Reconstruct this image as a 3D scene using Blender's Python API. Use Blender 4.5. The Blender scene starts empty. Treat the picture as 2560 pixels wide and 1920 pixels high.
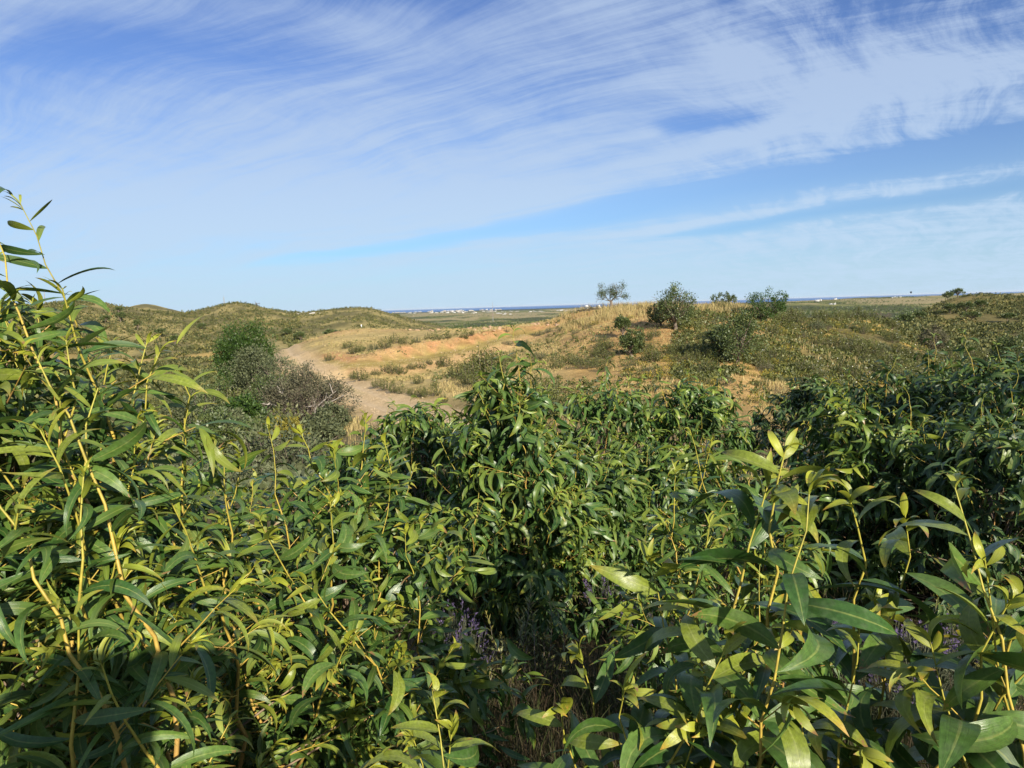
import bpy, math, random
import numpy as np
from mathutils import Matrix, Vector

S = bpy.context.scene
COL = S.collection
R = math.radians
PI = math.pi

# ------------------------------------------------------------------ camera
EYE = 1.75
F_PX = 710.0                       # focal length in pixels of a 1024 px wide frame
PITCH, ROLL = R(6.24), R(1.72)
cam_d = bpy.data.cameras.new('camera')
cam_d.sensor_width = 36.0
cam_d.lens = F_PX / 1024.0 * 36.0
cam_d.clip_start, cam_d.clip_end = 0.05, 250000.0
cam = bpy.data.objects.new('camera', cam_d)
COL.objects.link(cam)
FWD = np.array([0, math.cos(PITCH), -math.sin(PITCH)])
UP0 = np.array([0, math.sin(PITCH), math.cos(PITCH)])
RX = np.array([math.cos(ROLL), 0, 0]) - math.sin(ROLL) * UP0
UPV = math.cos(ROLL) * UP0 + np.array([math.sin(ROLL), 0, 0])
m = Matrix(((RX[0], UPV[0], -FWD[0], 0), (RX[1], UPV[1], -FWD[1], 0),
            (RX[2], UPV[2], -FWD[2], EYE), (0, 0, 0, 1)))
cam.matrix_world = m
S.camera = cam

# ------------------------------------------------------------------ light
SUN_EL, SUN_AZ = R(23.5), R(154.5)          # azimuth clockwise from +Y: behind the camera, to the right
SUN_DIR = Vector((math.sin(SUN_AZ) * math.cos(SUN_EL), math.cos(SUN_AZ) * math.cos(SUN_EL), math.sin(SUN_EL)))
sd = bpy.data.lights.new('sun', 'SUN')
sd.energy, sd.angle, sd.color = 5.0, R(0.5), (1.0, 0.91, 0.76)
sun = bpy.data.objects.new('sun', sd)
COL.objects.link(sun)
sun.rotation_euler = SUN_DIR.to_track_quat('Z', 'Y').to_euler()
S.view_settings.view_transform = 'Standard'
S.view_settings.look = 'None'
S.view_settings.exposure = 0.70
S.view_settings.gamma = 1.0
S.view_settings.use_curve_mapping = False
S.cycles.use_denoising = True
S.cycles.max_bounces = 6
S.cycles.diffuse_bounces = 2
S.cycles.transmission_bounces = 3
S.cycles.transparent_max_bounces = 8

W = bpy.data.worlds.new('World')
S.world = W
W.use_nodes = True


def nd(t, typ, **kw):
    n = t.nodes.new(typ)
    for k, v in kw.items():
        if k == 'inp':
            for a, b in v.items():
                n.inputs[a].default_value = b
        else:
            setattr(n, k, v)
    return n


def mathn(t, op, a, b=None, c=None, clamp=False):
    n = t.nodes.new('ShaderNodeMath')
    n.operation, n.use_clamp = op, clamp
    for i, v in enumerate((a, b, c)):
        if v is None:
            continue
        if isinstance(v, (int, float)):
            n.inputs[i].default_value = v
        else:
            t.links.new(v, n.inputs[i])
    return n.outputs[0]


def mixc(t, fac, a, b, mode='MIX'):
    n = t.nodes.new('ShaderNodeMix')
    n.data_type, n.blend_type = 'RGBA', mode
    for sock, v in ((n.inputs[0], fac), (n.inputs[6], a), (n.inputs[7], b)):
        if isinstance(v, (int, float)):
            sock.default_value = v
        elif isinstance(v, tuple):
            sock.default_value = v if len(v) == 4 else (*v, 1)
        else:
            t.links.new(v, sock)
    return n.outputs[2]


def ramp(t, src, stops):
    n = t.nodes.new('ShaderNodeValToRGB')
    el = n.color_ramp.elements
    while len(el) < len(stops):
        el.new(0.5)
    for e, (p, c) in zip(el, stops):
        e.position = p
        e.color = (c, c, c, 1) if isinstance(c, (int, float)) else (*c, 1)
    t.links.new(src, n.inputs[0])
    return n.outputs[0]


def smooth(t, x, a, b):
    n = t.nodes.new('ShaderNodeMapRange')
    n.interpolation_type = 'SMOOTHSTEP'
    n.inputs[1].default_value, n.inputs[2].default_value = a, b
    t.links.new(x, n.inputs[0])
    return n.outputs[0]


def build_sky():
    t = W.node_tree
    t.nodes.clear()
    out = nd(t, 'ShaderNodeOutputWorld')
    bg = nd(t, 'ShaderNodeBackground', inp={'Strength': 0.092})
    t.links.new(bg.outputs[0], out.inputs[0])
    sky = nd(t, 'ShaderNodeTexSky', sky_type='NISHITA', sun_disc=False, sun_elevation=SUN_EL,
             sun_rotation=SUN_AZ, altitude=200.0, air_density=1.0, dust_density=0.35, ozone_density=3.0)
    hsv = nd(t, 'ShaderNodeHueSaturation', inp={'Hue': 0.518, 'Saturation': 1.10, 'Value': 0.80})
    t.links.new(sky.outputs[0], hsv.inputs['Color'])
    # cirrus: a thin veil on a level sheet high overhead, its streaks bent by slow turbulence
    tc = nd(t, 'ShaderNodeTexCoord')
    sep = nd(t, 'ShaderNodeSeparateXYZ')
    t.links.new(tc.outputs['Generated'], sep.inputs[0])
    x, y, z = sep.outputs
    zz = mathn(t, 'ADD', mathn(t, 'MAXIMUM', z, 0.0), 0.11)
    u0 = mathn(t, 'DIVIDE', x, zz)
    v0 = mathn(t, 'DIVIDE', y, zz)
    wv = nd(t, 'ShaderNodeCombineXYZ')
    t.links.new(u0, wv.inputs[0]); t.links.new(v0, wv.inputs[1])
    wn = nd(t, 'ShaderNodeTexNoise', inp={'Scale': 0.55, 'Detail': 3.0, 'Roughness': 0.5})
    t.links.new(wv.outputs[0], wn.inputs['Vector'])
    ws = nd(t, 'ShaderNodeSeparateXYZ')
    t.links.new(wn.outputs['Color'], ws.inputs[0])
    u0 = mathn(t, 'ADD', u0, mathn(t, 'MULTIPLY', mathn(t, 'SUBTRACT', ws.outputs[0], 0.5), 0.9))
    v0 = mathn(t, 'ADD', v0, mathn(t, 'MULTIPLY', mathn(t, 'SUBTRACT', ws.outputs[1], 0.5), 0.9))
    ca, sa = math.cos(R(-58)), math.sin(R(-58))     # heading of the streaks, clockwise from +Y
    al = mathn(t, 'ADD', mathn(t, 'MULTIPLY', u0, sa), mathn(t, 'MULTIPLY', v0, ca))
    ac = mathn(t, 'SUBTRACT', mathn(t, 'MULTIPLY', u0, ca), mathn(t, 'MULTIPLY', v0, sa))
    az = mathn(t, 'ARCTAN2', x, y)
    el = mathn(t, 'ARCSINE', z)

    def layer(sa_, sc_, off, scale, detail, rough, warp):
        comb = nd(t, 'ShaderNodeCombineXYZ')
        t.links.new(mathn(t, 'MULTIPLY', al, sa_), comb.inputs[0])
        t.links.new(mathn(t, 'MULTIPLY', ac, sc_), comb.inputs[1])
        comb.inputs[2].default_value = off
        n = nd(t, 'ShaderNodeTexNoise', inp={'Scale': scale, 'Detail': detail, 'Roughness': rough, 'Distortion': warp})
        t.links.new(comb.outputs[0], n.inputs['Vector'])
        return n.outputs['Fac']

    def streak(p0, p1, w0, w1):
        """bank or gap of cloud running from p0 to p1 (azimuth, elevation in degrees)"""
        (a0, e0), (a1, e1) = [(R(a), R(e)) for a, e in (p0, p1)]
        f = mathn(t, 'DIVIDE', mathn(t, 'SUBTRACT', az, a0), a1 - a0)
        d = mathn(t, 'SUBTRACT', el, mathn(t, 'ADD', mathn(t, 'MULTIPLY', f, e1 - e0), e0))
        d = mathn(t, 'ADD', d, mathn(t, 'MULTIPLY', mathn(t, 'SUBTRACT', ws.outputs[2], 0.5), 0.05))
        wd = mathn(t, 'MAXIMUM', mathn(t, 'ADD', mathn(t, 'MULTIPLY', f, R(w1 - w0)), R(w0)), 0.004)
        q = mathn(t, 'DIVIDE', d, wd)
        g = mathn(t, 'EXPONENT', mathn(t, 'MULTIPLY', mathn(t, 'MULTIPLY', q, q), -1.0))
        e = mathn(t, 'MULTIPLY', smooth(t, f, -0.18, 0.22), mathn(t, 'SUBTRACT', 1.0, smooth(t, f, 0.8, 1.2)))
        return mathn(t, 'MULTIPLY', g, e)
    broad = layer(0.45, 0.9, 3.7, 1.0, 4.0, 0.55, 0.5)
    bands = layer(0.22, 1.6, 9.1, 1.1, 8.0, 0.62, 0.12)
    wisps = layer(1.5, 0.8, 5.3, 1.5, 10.0, 0.68, 0.35)
    fibre = layer(0.55, 5.2, 1.9, 1.7, 10.0, 0.70, 0.15)
    cross = layer(3.4, 0.8, 7.7, 1.7, 10.0, 0.68, 0.4)
    rightw = smooth(t, az, R(2), R(30))
    s = mathn(t, 'ADD', mathn(t, 'MULTIPLY', broad, 0.36), mathn(t, 'MULTIPLY', bands, 0.55))
    s = mathn(t, 'ADD', s, mathn(t, 'MULTIPLY', wisps, 0.55))
    s = mathn(t, 'ADD', s, mathn(t, 'MULTIPLY', fibre, 0.80))
    s = mathn(t, 'ADD', s, mathn(t, 'MULTIPLY', mathn(t, 'MULTIPLY', mathn(t, 'SUBTRACT', cross, 0.5), rightw), 1.7))
    gap = None
    for p0, p1, w0, w1, k in SKY_BANKS:
        if k <= -0.6:
            gs = streak(p0, p1, w0, w1)
            gap = gs if gap is None else mathn(t, 'MINIMUM', mathn(t, 'ADD', gap, gs), 1.0)
        s = mathn(t, 'ADD', s, mathn(t, 'MULTIPLY', streak(p0, p1, w0, w1), k))
    dens = mathn(t, 'MULTIPLY', smooth(t, s, 0.80, 1.40), 0.84)
    low = smooth(t, z, 0.0, 0.34)
    ccol = mixc(t, low, CLOUD_LOW, CLOUD_HIGH)
    clear = mixc(t, 1.0, hsv.outputs[0], mixc(t, smooth(t, z, 0.03, 0.17), (0.50, 0.74, 1.02), (0.92, 1.03, 1.10)), 'MULTIPLY')
    col = mixc(t, dens, clear, ccol)
    # pale air low over the sea
    hz_ = mathn(t, 'SUBTRACT', 1.0, smooth(t, z, -0.02, 0.19))
    hz_ = mathn(t, 'MULTIPLY', hz_, mathn(t, 'SUBTRACT', 0.85, mathn(t, 'MULTIPLY', gap, 0.72)))
    col = mixc(t, hz_, col, SKY_HAZE)
    t.links.new(col, bg.inputs['Color'])


CLOUD_LOW, CLOUD_HIGH = (3.65, 4.75, 6.1), (3.25, 4.1, 5.55)
SKY_HAZE = (3.65, 4.85, 6.05)
SKY_BANKS = [((-18, 3.9), (9, 7.2), 0.3, 0.65, -1.05),
             ((3, 6.7), (39, 9.6), 0.75, 1.0, -1.0),     # long blue gap low over the sea
             ((12, 4.9), (40, 7.4), 0.3, 0.6, -0.62),
             ((8, 5.4), (38, 7.6), 0.25, 0.4, 0.30),
             ((-34, 17.5), (-12, 18.5), 1.8, 1.6, -0.30),    # blue patches higher up
             ((-20, 23.0), (0, 22.5), 1.2, 1.6, -0.25),
             ((24, 18.5), (38, 21.0), 1.6, 2.6, -0.30),
             ((12, 13.0), (20, 13.4), 0.7, 0.7, -0.45),
             ((-34, 7.5), (8, 9.0), 2.6, 2.4, 0.30),         # veils
             ((-32, 12.5), (14, 13.0), 2.2, 2.0, 0.06),
             ((12, 12.0), (38, 14.5), 2.0, 3.0, 0.28),
             ((14, 19.0), (26, 14.0), 1.6, 1.6, 0.25)]
build_sky()

# ------------------------------------------------------------------ helpers
rng = np.random.default_rng(7)
_tab = np.random.default_rng(3).random((256, 256))


def vnoise(x, y):
    x = np.asarray(x, float); y = np.asarray(y, float)
    xi, yi = np.floor(x).astype(np.int64), np.floor(y).astype(np.int64)
    fx, fy = x - xi, y - yi
    fx, fy = fx * fx * (3 - 2 * fx), fy * fy * (3 - 2 * fy)
    a, b = _tab[xi & 255, yi & 255], _tab[(xi + 1) & 255, yi & 255]
    c, d = _tab[xi & 255, (yi + 1) & 255], _tab[(xi + 1) & 255, (yi + 1) & 255]
    return (a * (1 - fx) + b * fx) * (1 - fy) + (c * (1 - fx) + d * fx) * fy


def fbm(x, y, s, o=4, seed=0.0):
    r, a, n = 0.0, 1.0, 0.0
    x = np.asarray(x, float) / s + 17.3 + seed; y = np.asarray(y, float) / s + 41.7 + seed * 1.7
    for i in range(o):
        r = r + a * vnoise(x, y); n += a; a *= 0.5
        x, y = x * 2.03 + 5.1, y * 2.03 + 9.2
    return r / n


def sst(a, b, x):
    t = np.clip((np.asarray(x, float) - a) / (b - a), 0, 1)
    return t * t * (3 - 2 * t)


def mesh(name, V, F, mats=(), midx=None, attrs=None, uv=None, shade=True):
    """V (n,3); F: array (m,k) or list of such arrays."""
    me = bpy.data.meshes.new(name)
    Fs = [np.asarray(f, np.int64) for f in (F if isinstance(F, list) else [F])]
    Fs = [f for f in Fs if len(f)]
    V = np.asarray(V, np.float32)
    lv = np.concatenate([f.ravel() for f in Fs])
    ls = np.concatenate([np.full(len(f), f.shape[1]) for f in Fs])
    st = np.concatenate([[0], np.cumsum(ls)[:-1]])
    me.vertices.add(len(V)); me.vertices.foreach_set('co', V.ravel())
    me.loops.add(len(lv)); me.loops.foreach_set('vertex_index', lv.astype(np.int32))
    me.polygons.add(len(ls))
    me.polygons.foreach_set('loop_start', st.astype(np.int32))
    me.polygons.foreach_set('loop_total', ls.astype(np.int32))
    for mt in mats:
        me.materials.append(mt)
    if midx is not None:
        me.polygons.foreach_set('material_index', np.asarray(midx, np.int32))
    if shade:
        me.polygons.foreach_set('use_smooth', np.ones(len(ls), bool))
    for k, a in (attrs or {}).items():
        a = np.asarray(a, np.float32)
        if a.ndim == 2:
            at = me.attributes.new(k, 'FLOAT_COLOR', 'POINT')
            if a.shape[1] == 3:
                a = np.concatenate([a, np.ones((len(a), 1), np.float32)], 1)
            at.data.foreach_set('color', a.ravel())
        else:
            at = me.attributes.new(k, 'FLOAT', 'POINT')
            at.data.foreach_set('value', a)
    if uv is not None:
        ul = me.uv_layers.new(name='UVMap')
        ul.data.foreach_set('uv', np.asarray(uv, np.float32)[lv].ravel())
    me.update(calc_edges=True)
    return me


def obj(name, me, parent=None, loc=None, rz=0.0, sc=None):
    o = bpy.data.objects.new(name, me)
    COL.objects.link(o)
    if parent is not None:
        o.parent = parent
    if loc is not None:
        o.location = loc
    if rz:
        o.rotation_euler = (0, 0, rz)
    if sc is not None:
        o.scale = (sc, sc, sc) if isinstance(sc, (int, float)) else sc
    return o


def tag(o, label=None, cat=None, group=None, kind=None):
    if label: o['label'] = label
    if cat: o['category'] = cat
    if group: o['group'] = group
    if kind: o['kind'] = kind
    return o


def empty(name, loc, rz=0.0):
    return obj(name, None, None, loc, rz)


class MB:
    """collects vertices, faces and point attributes for one mesh"""
    def __init__(s):
        s.V, s.T, s.Q, s.n, s.A = [], [], [], 0, {}

    def add(s, V, F, **attrs):
        V = np.asarray(V, float); F = np.asarray(F, np.int64)
        s.V.append(V)
        (s.T if F.shape[1] == 3 else s.Q).append(F + s.n)
        for k, a in attrs.items():
            s.A.setdefault(k, []).append(np.broadcast_to(np.asarray(a, float), (len(V),) if np.ndim(a) < 2 else np.shape(a)))
        s.n += len(V)

    def mesh(s, name, mats, shade=True):
        V = np.concatenate(s.V)
        F = [np.concatenate(f) for f in (s.T, s.Q) if f]
        return mesh(name, V, F, mats, attrs={k: np.concatenate(a) for k, a in s.A.items()}, shade=shade)


def unit(v):
    v = np.asarray(v, float)
    return v / np.maximum(np.linalg.norm(v, axis=-1, keepdims=True), 1e-9)


def tube(P, rad, sides=5):
    """tapered tube along polyline P (n,3); returns V,F"""
    P = np.asarray(P, float); n = len(P)
    rad = np.broadcast_to(np.asarray(rad, float), (n,))
    T = unit(np.gradient(P, axis=0))
    ref = np.array([0.0, 0, 1]) if abs(T[:, 2]).mean() < 0.8 else np.array([1.0, 0.1, 0])
    A = unit(np.cross(T, ref)); B = np.cross(T, A)
    an = np.linspace(0, 2 * PI, sides, endpoint=False)
    V = P[:, None] + rad[:, None, None] * (A[:, None] * np.cos(an)[None, :, None] + B[:, None] * np.sin(an)[None, :, None])
    i = np.arange(n - 1)[:, None] * sides; j = np.arange(sides)[None]
    F = np.stack([i + j, i + (j + 1) % sides, i + sides + (j + 1) % sides, i + sides + j], -1).reshape(-1, 4)
    return V.reshape(-1, 3), F


def box(c, s, rz=0.0):
    x, y, z = s[0] / 2, s[1] / 2, s[2] / 2
    V = np.array([(a * x, b * y, d * z) for d in (-1, 1) for b in (-1, 1) for a in (-1, 1)], float)
    cz, sz = math.cos(rz), math.sin(rz)
    V = np.stack([V[:, 0] * cz - V[:, 1] * sz, V[:, 0] * sz + V[:, 1] * cz, V[:, 2]], 1) + np.asarray(c, float)
    F = np.array([(0, 2, 3, 1), (4, 5, 7, 6), (0, 1, 5, 4), (1, 3, 7, 5), (3, 2, 6, 7), (2, 0, 4, 6)])
    return V, F


def ray(px, py):
    d = FWD + (px - 512.0) / F_PX * RX - (py - 384.0) / F_PX * UPV
    return d / math.hypot(d[0], d[1])


def at(px, py, D):
    """world point seen at photo pixel (px, py) (1024 wide) at ground distance D"""
    return np.array([0, 0, EYE]) + ray(px, py) * D


def azd(px, py=320):
    d = ray(px, py)
    return math.degrees(math.atan2(d[0], d[1]))


def project(P):
    P = np.asarray(P, float) - np.array([0, 0, EYE])
    dz = np.maximum(P @ FWD, 1e-3)
    return 512 + F_PX * (P @ RX) / dz, 384 - F_PX * (P @ UPV) / dz, P @ FWD


def hor(px):
    return 306.4 - (px - 512) * 0.030


# ------------------------------------------------------------------ materials
def material(name, build):
    mt = bpy.data.materials.new(name)
    mt.use_nodes = True
    t = mt.node_tree
    t.nodes.clear()
    out = nd(t, 'ShaderNodeOutputMaterial')
    build(t, out)
    return mt


def attr(t, name):
    return nd(t, 'ShaderNodeAttribute', attribute_name=name)


def principled(t, out, col, rough=0.6, spec=0.5, normal=None):
    p = nd(t, 'ShaderNodeBsdfPrincipled')
    if isinstance(col, tuple):
        p.inputs['Base Color'].default_value = (*col, 1)
    else:
        t.links.new(col, p.inputs['Base Color'])
    if isinstance(rough, (int, float)):
        p.inputs['Roughness'].default_value = rough
    else:
        t.links.new(rough, p.inputs['Roughness'])
    p.inputs['Specular IOR Level'].default_value = spec
    if normal is not None:
        t.links.new(normal, p.inputs['Normal'])
    if out is not None:
        t.links.new(p.outputs[0], out.inputs[0])
    return p


def objpos(t):
    return nd(t, 'ShaderNodeTexCoord').outputs['Object']


def noise(t, vec, scale, detail=4, rough=0.55):
    n = nd(t, 'ShaderNodeTexNoise', inp={'Scale': scale, 'Detail': detail, 'Roughness': rough})
    if vec is not None:
        t.links.new(vec, n.inputs['Vector'])
    return n.outputs['Fac']


def foliage_mat(name, dark, light, young, gloss=0.38, spec=0.38, trans=0.12, vein=True):
    """leaf: tint varies per leaf, young growth shifts to its own colour, pale midrib along the UV centre line"""
    def b(t, out):
        ti = attr(t, 'tint').outputs['Fac']
        yo = attr(t, 'young').outputs['Fac']
        oi = nd(t, 'ShaderNodeObjectInfo').outputs['Random']
        r = mathn(t, 'FRACT', mathn(t, 'ADD', ti, oi))
        c = mixc(t, r, dark, light)
        c = mixc(t, yo, c, young)
        if vein:
            uvn = nd(t, 'ShaderNodeUVMap', uv_map='UVMap')
            sp = nd(t, 'ShaderNodeSeparateXYZ')
            t.links.new(uvn.outputs[0], sp.inputs[0])
            ac = mathn(t, 'ABSOLUTE', mathn(t, 'SUBTRACT', sp.outputs[0], 0.5))
            rib = mathn(t, 'SUBTRACT', 1.0, smooth(t, ac, 0.0, 0.07))
            c = mixc(t, mathn(t, 'MULTIPLY', rib, 0.45), c, (0.30, 0.33, 0.09))
            tip = smooth(t, sp.outputs[1], 0.72, 1.0)
            c = mixc(t, mathn(t, 'MULTIPLY', mathn(t, 'MULTIPLY', tip, yo), 0.7), c, (0.42, 0.17, 0.035))
            n = noise(t, objpos(t), 22.0, 3)
            c = mixc(t, 1.0, c, ramp(t, n, [(0.3, 0.70), (0.7, 1.18)]), 'MULTIPLY')
            # veins running along the blade, worn brown tips and spots on some older leaves
            wv = nd(t, 'ShaderNodeTexNoise', inp={'Scale': 1.0, 'Detail': 3.0, 'Roughness': 0.6})
            vm = nd(t, 'ShaderNodeVectorMath', operation='MULTIPLY')
            vm.inputs[1].default_value = (26.0, 1.6, 1.0)
            t.links.new(uvn.outputs[0], vm.inputs[0]); t.links.new(vm.outputs[0], wv.inputs['Vector'])
            c = mixc(t, 1.0, c, ramp(t, wv.outputs['Fac'], [(0.35, 0.84), (0.65, 1.14)]), 'MULTIPLY')
            old = smooth(t, r, 0.80, 0.86)
            wear = mathn(t, 'MULTIPLY', smooth(t, mathn(t, 'ADD', sp.outputs[1], mathn(t, 'MULTIPLY', mathn(t, 'SUBTRACT', n, 0.5), 0.7)), 0.86, 0.95), old)
            spots = mathn(t, 'MULTIPLY', smooth(t, noise(t, objpos(t), 130.0, 2), 0.66, 0.72), smooth(t, r, 0.45, 0.6))
            c = mixc(t, mathn(t, 'MAXIMUM', wear, mathn(t, 'MULTIPLY', spots, 0.7)), c, (0.22, 0.13, 0.05))
            dust = smooth(t, noise(t, objpos(t), 8.0, 4), 0.45, 0.7)
            c = mixc(t, mathn(t, 'MULTIPLY', dust, 0.08), c, (0.30, 0.30, 0.20))
            gl = mathn(t, 'ADD', gloss - 0.05, mathn(t, 'MULTIPLY', dust, 0.2))
            bp = nd(t, 'ShaderNodeBump', inp={'Strength': 0.25, 'Distance': 0.002})
            t.links.new(wv.outputs['Fac'], bp.inputs['Height'])
        ge = nd(t, 'ShaderNodeNewGeometry')
        p = principled(t, None, c, gl if vein else gloss, spec, bp.outputs[0] if vein else None)
        tr = nd(t, 'ShaderNodeBsdfTranslucent')
        t.links.new(mixc(t, 0.5, c, (0.13, 0.24, 0.02)), tr.inputs[0])
        mx = nd(t, 'ShaderNodeMixShader', inp={0: trans})
        t.links.new(p.outputs[0], mx.inputs[1]); t.links.new(tr.outputs[0], mx.inputs[2])
        t.links.new(mx.outputs[0], out.inputs[0])
    return material(name, b)


M = {}
M['wattle'] = foliage_mat('wattle_leaf', (0.034, 0.086, 0.018), (0.098, 0.170, 0.031), (0.30, 0.32, 0.030), 0.36)
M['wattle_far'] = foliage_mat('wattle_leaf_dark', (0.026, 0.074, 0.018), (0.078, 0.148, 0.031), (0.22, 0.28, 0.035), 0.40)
M['wattle_shaded'] = foliage_mat('wattle_leaf_shaded', (0.015, 0.047, 0.015), (0.046, 0.098, 0.027), (0.15, 0.21, 0.035), 0.42)  # same wattle leaf, with the right thicket's shade put into its greens
M['rockrose'] = foliage_mat('rockrose_leaf', (0.064, 0.076, 0.021), (0.132, 0.140, 0.043), (0.24, 0.24, 0.055), 0.5, 0.4, 0.15, False)
M['greygreen'] = foliage_mat('grey_green_leaf', (0.062, 0.080, 0.038), (0.132, 0.145, 0.072), (0.19, 0.21, 0.09), 0.6, 0.3, 0.12, False)
M['oak'] = foliage_mat('evergreen_oak_leaf', (0.045, 0.072, 0.022), (0.110, 0.140, 0.048), (0.20, 0.23, 0.07), 0.45, 0.45, 0.15, False)
M['bright'] = foliage_mat('bright_green_leaf', (0.024, 0.060, 0.011), (0.062, 0.112, 0.020), (0.12, 0.18, 0.03), 0.5, 0.4, 0.2, False)
M['yellow'] = foliage_mat('yellow_flower_leaf', (0.13, 0.13, 0.03), (0.24, 0.21, 0.035), (0.55, 0.40, 0.03), 0.6, 0.3, 0.15, False)
M['deadleaf'] = foliage_mat('grey_dry_leaf', (0.075, 0.074, 0.045), (0.155, 0.145, 0.085), (0.2, 0.18, 0.1), 0.7, 0.2, 0.1, False)
M['farleaf'] = foliage_mat('distant_leaf', (0.046, 0.060, 0.022), (0.120, 0.122, 0.045), (0.34, 0.29, 0.09), 0.6, 0.2, 0.1, False)
M['strawleaf'] = foliage_mat('dry_grass_blade', (0.34, 0.255, 0.11), (0.52, 0.41, 0.19), (0.38, 0.37, 0.11), 0.6, 0.2, 0.25, False)
M['darkgrass'] = foliage_mat('shaded_grass_blade', (0.032, 0.029, 0.015), (0.075, 0.050, 0.032), (0.07, 0.09, 0.03), 0.6, 0.2, 0.2, False)  # shade between the bushes put into the blade colour
M['lavender'] = foliage_mat('lavender_leaf', (0.06, 0.07, 0.04), (0.12, 0.13, 0.08), (0.14, 0.15, 0.08), 0.65, 0.2, 0.15, False)
M['purple'] = foliage_mat('lavender_flower', (0.07, 0.055, 0.11), (0.14, 0.10, 0.20), (0.16, 0.12, 0.24), 0.65, 0.2, 0.2, False)
M['white_flower'] = foliage_mat('white_petal', (0.75, 0.74, 0.66), (0.82, 0.80, 0.70), (0.8, 0.78, 0.6), 0.6, 0.3, 0.2, False)


def _stem(t, out):
    a = attr(t, 'age').outputs['Fac']
    n = noise(t, objpos(t), 60.0, 4)
    c = ramp(t, a, [(0.0, (0.36, 0.34, 0.05)), (0.22, (0.46, 0.33, 0.06)), (0.5, (0.40, 0.23, 0.075)), (0.75, (0.24, 0.16, 0.09)), (1.0, (0.17, 0.13, 0.10))])
    c = mixc(t, 1.0, c, ramp(t, n, [(0.3, 0.7), (0.7, 1.15)]), 'MULTIPLY')
    principled(t, out, c, 0.5, 0.35)


M['stem'] = material('yellow_stem', _stem)


def _bark(c0, c1):
    def b(t, out):
        n = noise(t, objpos(t), 9.0, 6)
        bp = nd(t, 'ShaderNodeBump', inp={'Strength': 0.6, 'Distance': 0.03})
        t.links.new(n, bp.inputs['Height'])
        principled(t, out, mixc(t, ramp(t, n, [(0.35, 0.0), (0.65, 1.0)]), c0, c1), 0.85, 0.2, bp.outputs[0])
    return b


M['bark'] = material('grey_brown_bark', _bark((0.10, 0.075, 0.055), (0.22, 0.18, 0.14)))
M['deadwood'] = material('bleached_dead_wood', _bark((0.22, 0.19, 0.16), (0.42, 0.38, 0.33)))
M['gravel'] = material('tan_gravel', _bark((0.38, 0.28, 0.165), (0.55, 0.43, 0.28)))
M['stone'] = material('reddish_stone', _bark((0.30, 0.18, 0.10), (0.48, 0.34, 0.22)))


def _ground(t, out):
    c = attr(t, 'gcol').outputs['Color']
    pos = objpos(t)
    n1 = noise(t, pos, 0.9, 6, 0.65)
    n2 = noise(t, pos, 7.0, 6, 0.7)
    n3 = noise(t, pos, 0.16, 4, 0.6)
    c = mixc(t, 1.0, c, ramp(t, n1, [(0.3, (0.72, 0.70, 0.66)), (0.7, (1.22, 1.22, 1.2))]), 'MULTIPLY')
    c = mixc(t, 1.0, c, ramp(t, n2, [(0.3, 0.74), (0.7, 1.22)]), 'MULTIPLY')
    c = mixc(t, 1.0, c, ramp(t, n3, [(0.35, (0.85, 0.85, 0.80)), (0.65, (1.12, 1.10, 1.08))]), 'MULTIPLY')
    bp = nd(t, 'ShaderNodeBump', inp={'Strength': 0.7, 'Distance': 0.12})
    t.links.new(mathn(t, 'ADD', n2, mathn(t, 'MULTIPLY', n1, 1.5)), bp.inputs['Height'])
    principled(t, out, c, 0.95, 0.1, bp.outputs[0])


M['ground'] = material('dry_ground', _ground)


def _track(t, out):
    pos = objpos(t)
    n1, n2 = noise(t, pos, 0.7, 6, 0.65), noise(t, pos, 9.0, 5, 0.7)
    c = attr(t, 'gcol').outputs['Color']
    c = mixc(t, 1.0, c, ramp(t, n1, [(0.3, (0.80, 0.78, 0.76)), (0.7, (1.15, 1.15, 1.15))]), 'MULTIPLY')
    c = mixc(t, 1.0, c, ramp(t, n2, [(0.3, 0.82), (0.7, 1.15)]), 'MULTIPLY')
    bp = nd(t, 'ShaderNodeBump', inp={'Strength': 0.5, 'Distance': 0.06})
    t.links.new(mathn(t, 'ADD', n2, n1), bp.inputs['Height'])
    principled(t, out, c, 0.95, 0.1, bp.outputs[0])


M['track'] = material('dirt_track', _track)


def _sea(t, out):
    pos = objpos(t)
    n = noise(t, pos, 0.02, 5)
    bp = nd(t, 'ShaderNodeBump', inp={'Strength': 0.25, 'Distance': 1.0})
    t.links.new(n, bp.inputs['Height'])
    principled(t, out, (0.03, 0.13, 0.34), 0.5, 0.25, bp.outputs[0])


M['sea'] = material('sea_water', _sea)


def flat(name, c, rough=0.7, spec=0.3):
    def b(t, out):
        n = noise(t, objpos(t), 0.6, 4)
        principled(t, out, mixc(t, 1.0, c, ramp(t, n, [(0.3, 0.9), (0.7, 1.05)]), 'MULTIPLY'), rough, spec)
    return material(name, b)


M['white'] = flat('white_render', (0.80, 0.79, 0.76))
M['town_white'] = flat('weathered_white_render', (0.60, 0.59, 0.56))
M['cream'] = flat('cream_render', (0.50, 0.45, 0.37))
M['tile'] = flat('terracotta_tile', (0.42, 0.20, 0.12))
M['glass'] = flat('dark_window', (0.06, 0.07, 0.08), 0.2, 0.5)
M['steel'] = flat('grey_steel', (0.30, 0.31, 0.32), 0.5)
M['red'] = flat('red_steel_paint', (0.45, 0.08, 0.06), 0.5)
M['dark'] = flat('dark_cloth', (0.02, 0.025, 0.03), 0.7)

# ------------------------------------------------------------------ terrain
def D_py(px, pts):
    return [(d, -(py - hor(px)) / F_PX * d) for d, py in pts]


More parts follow.
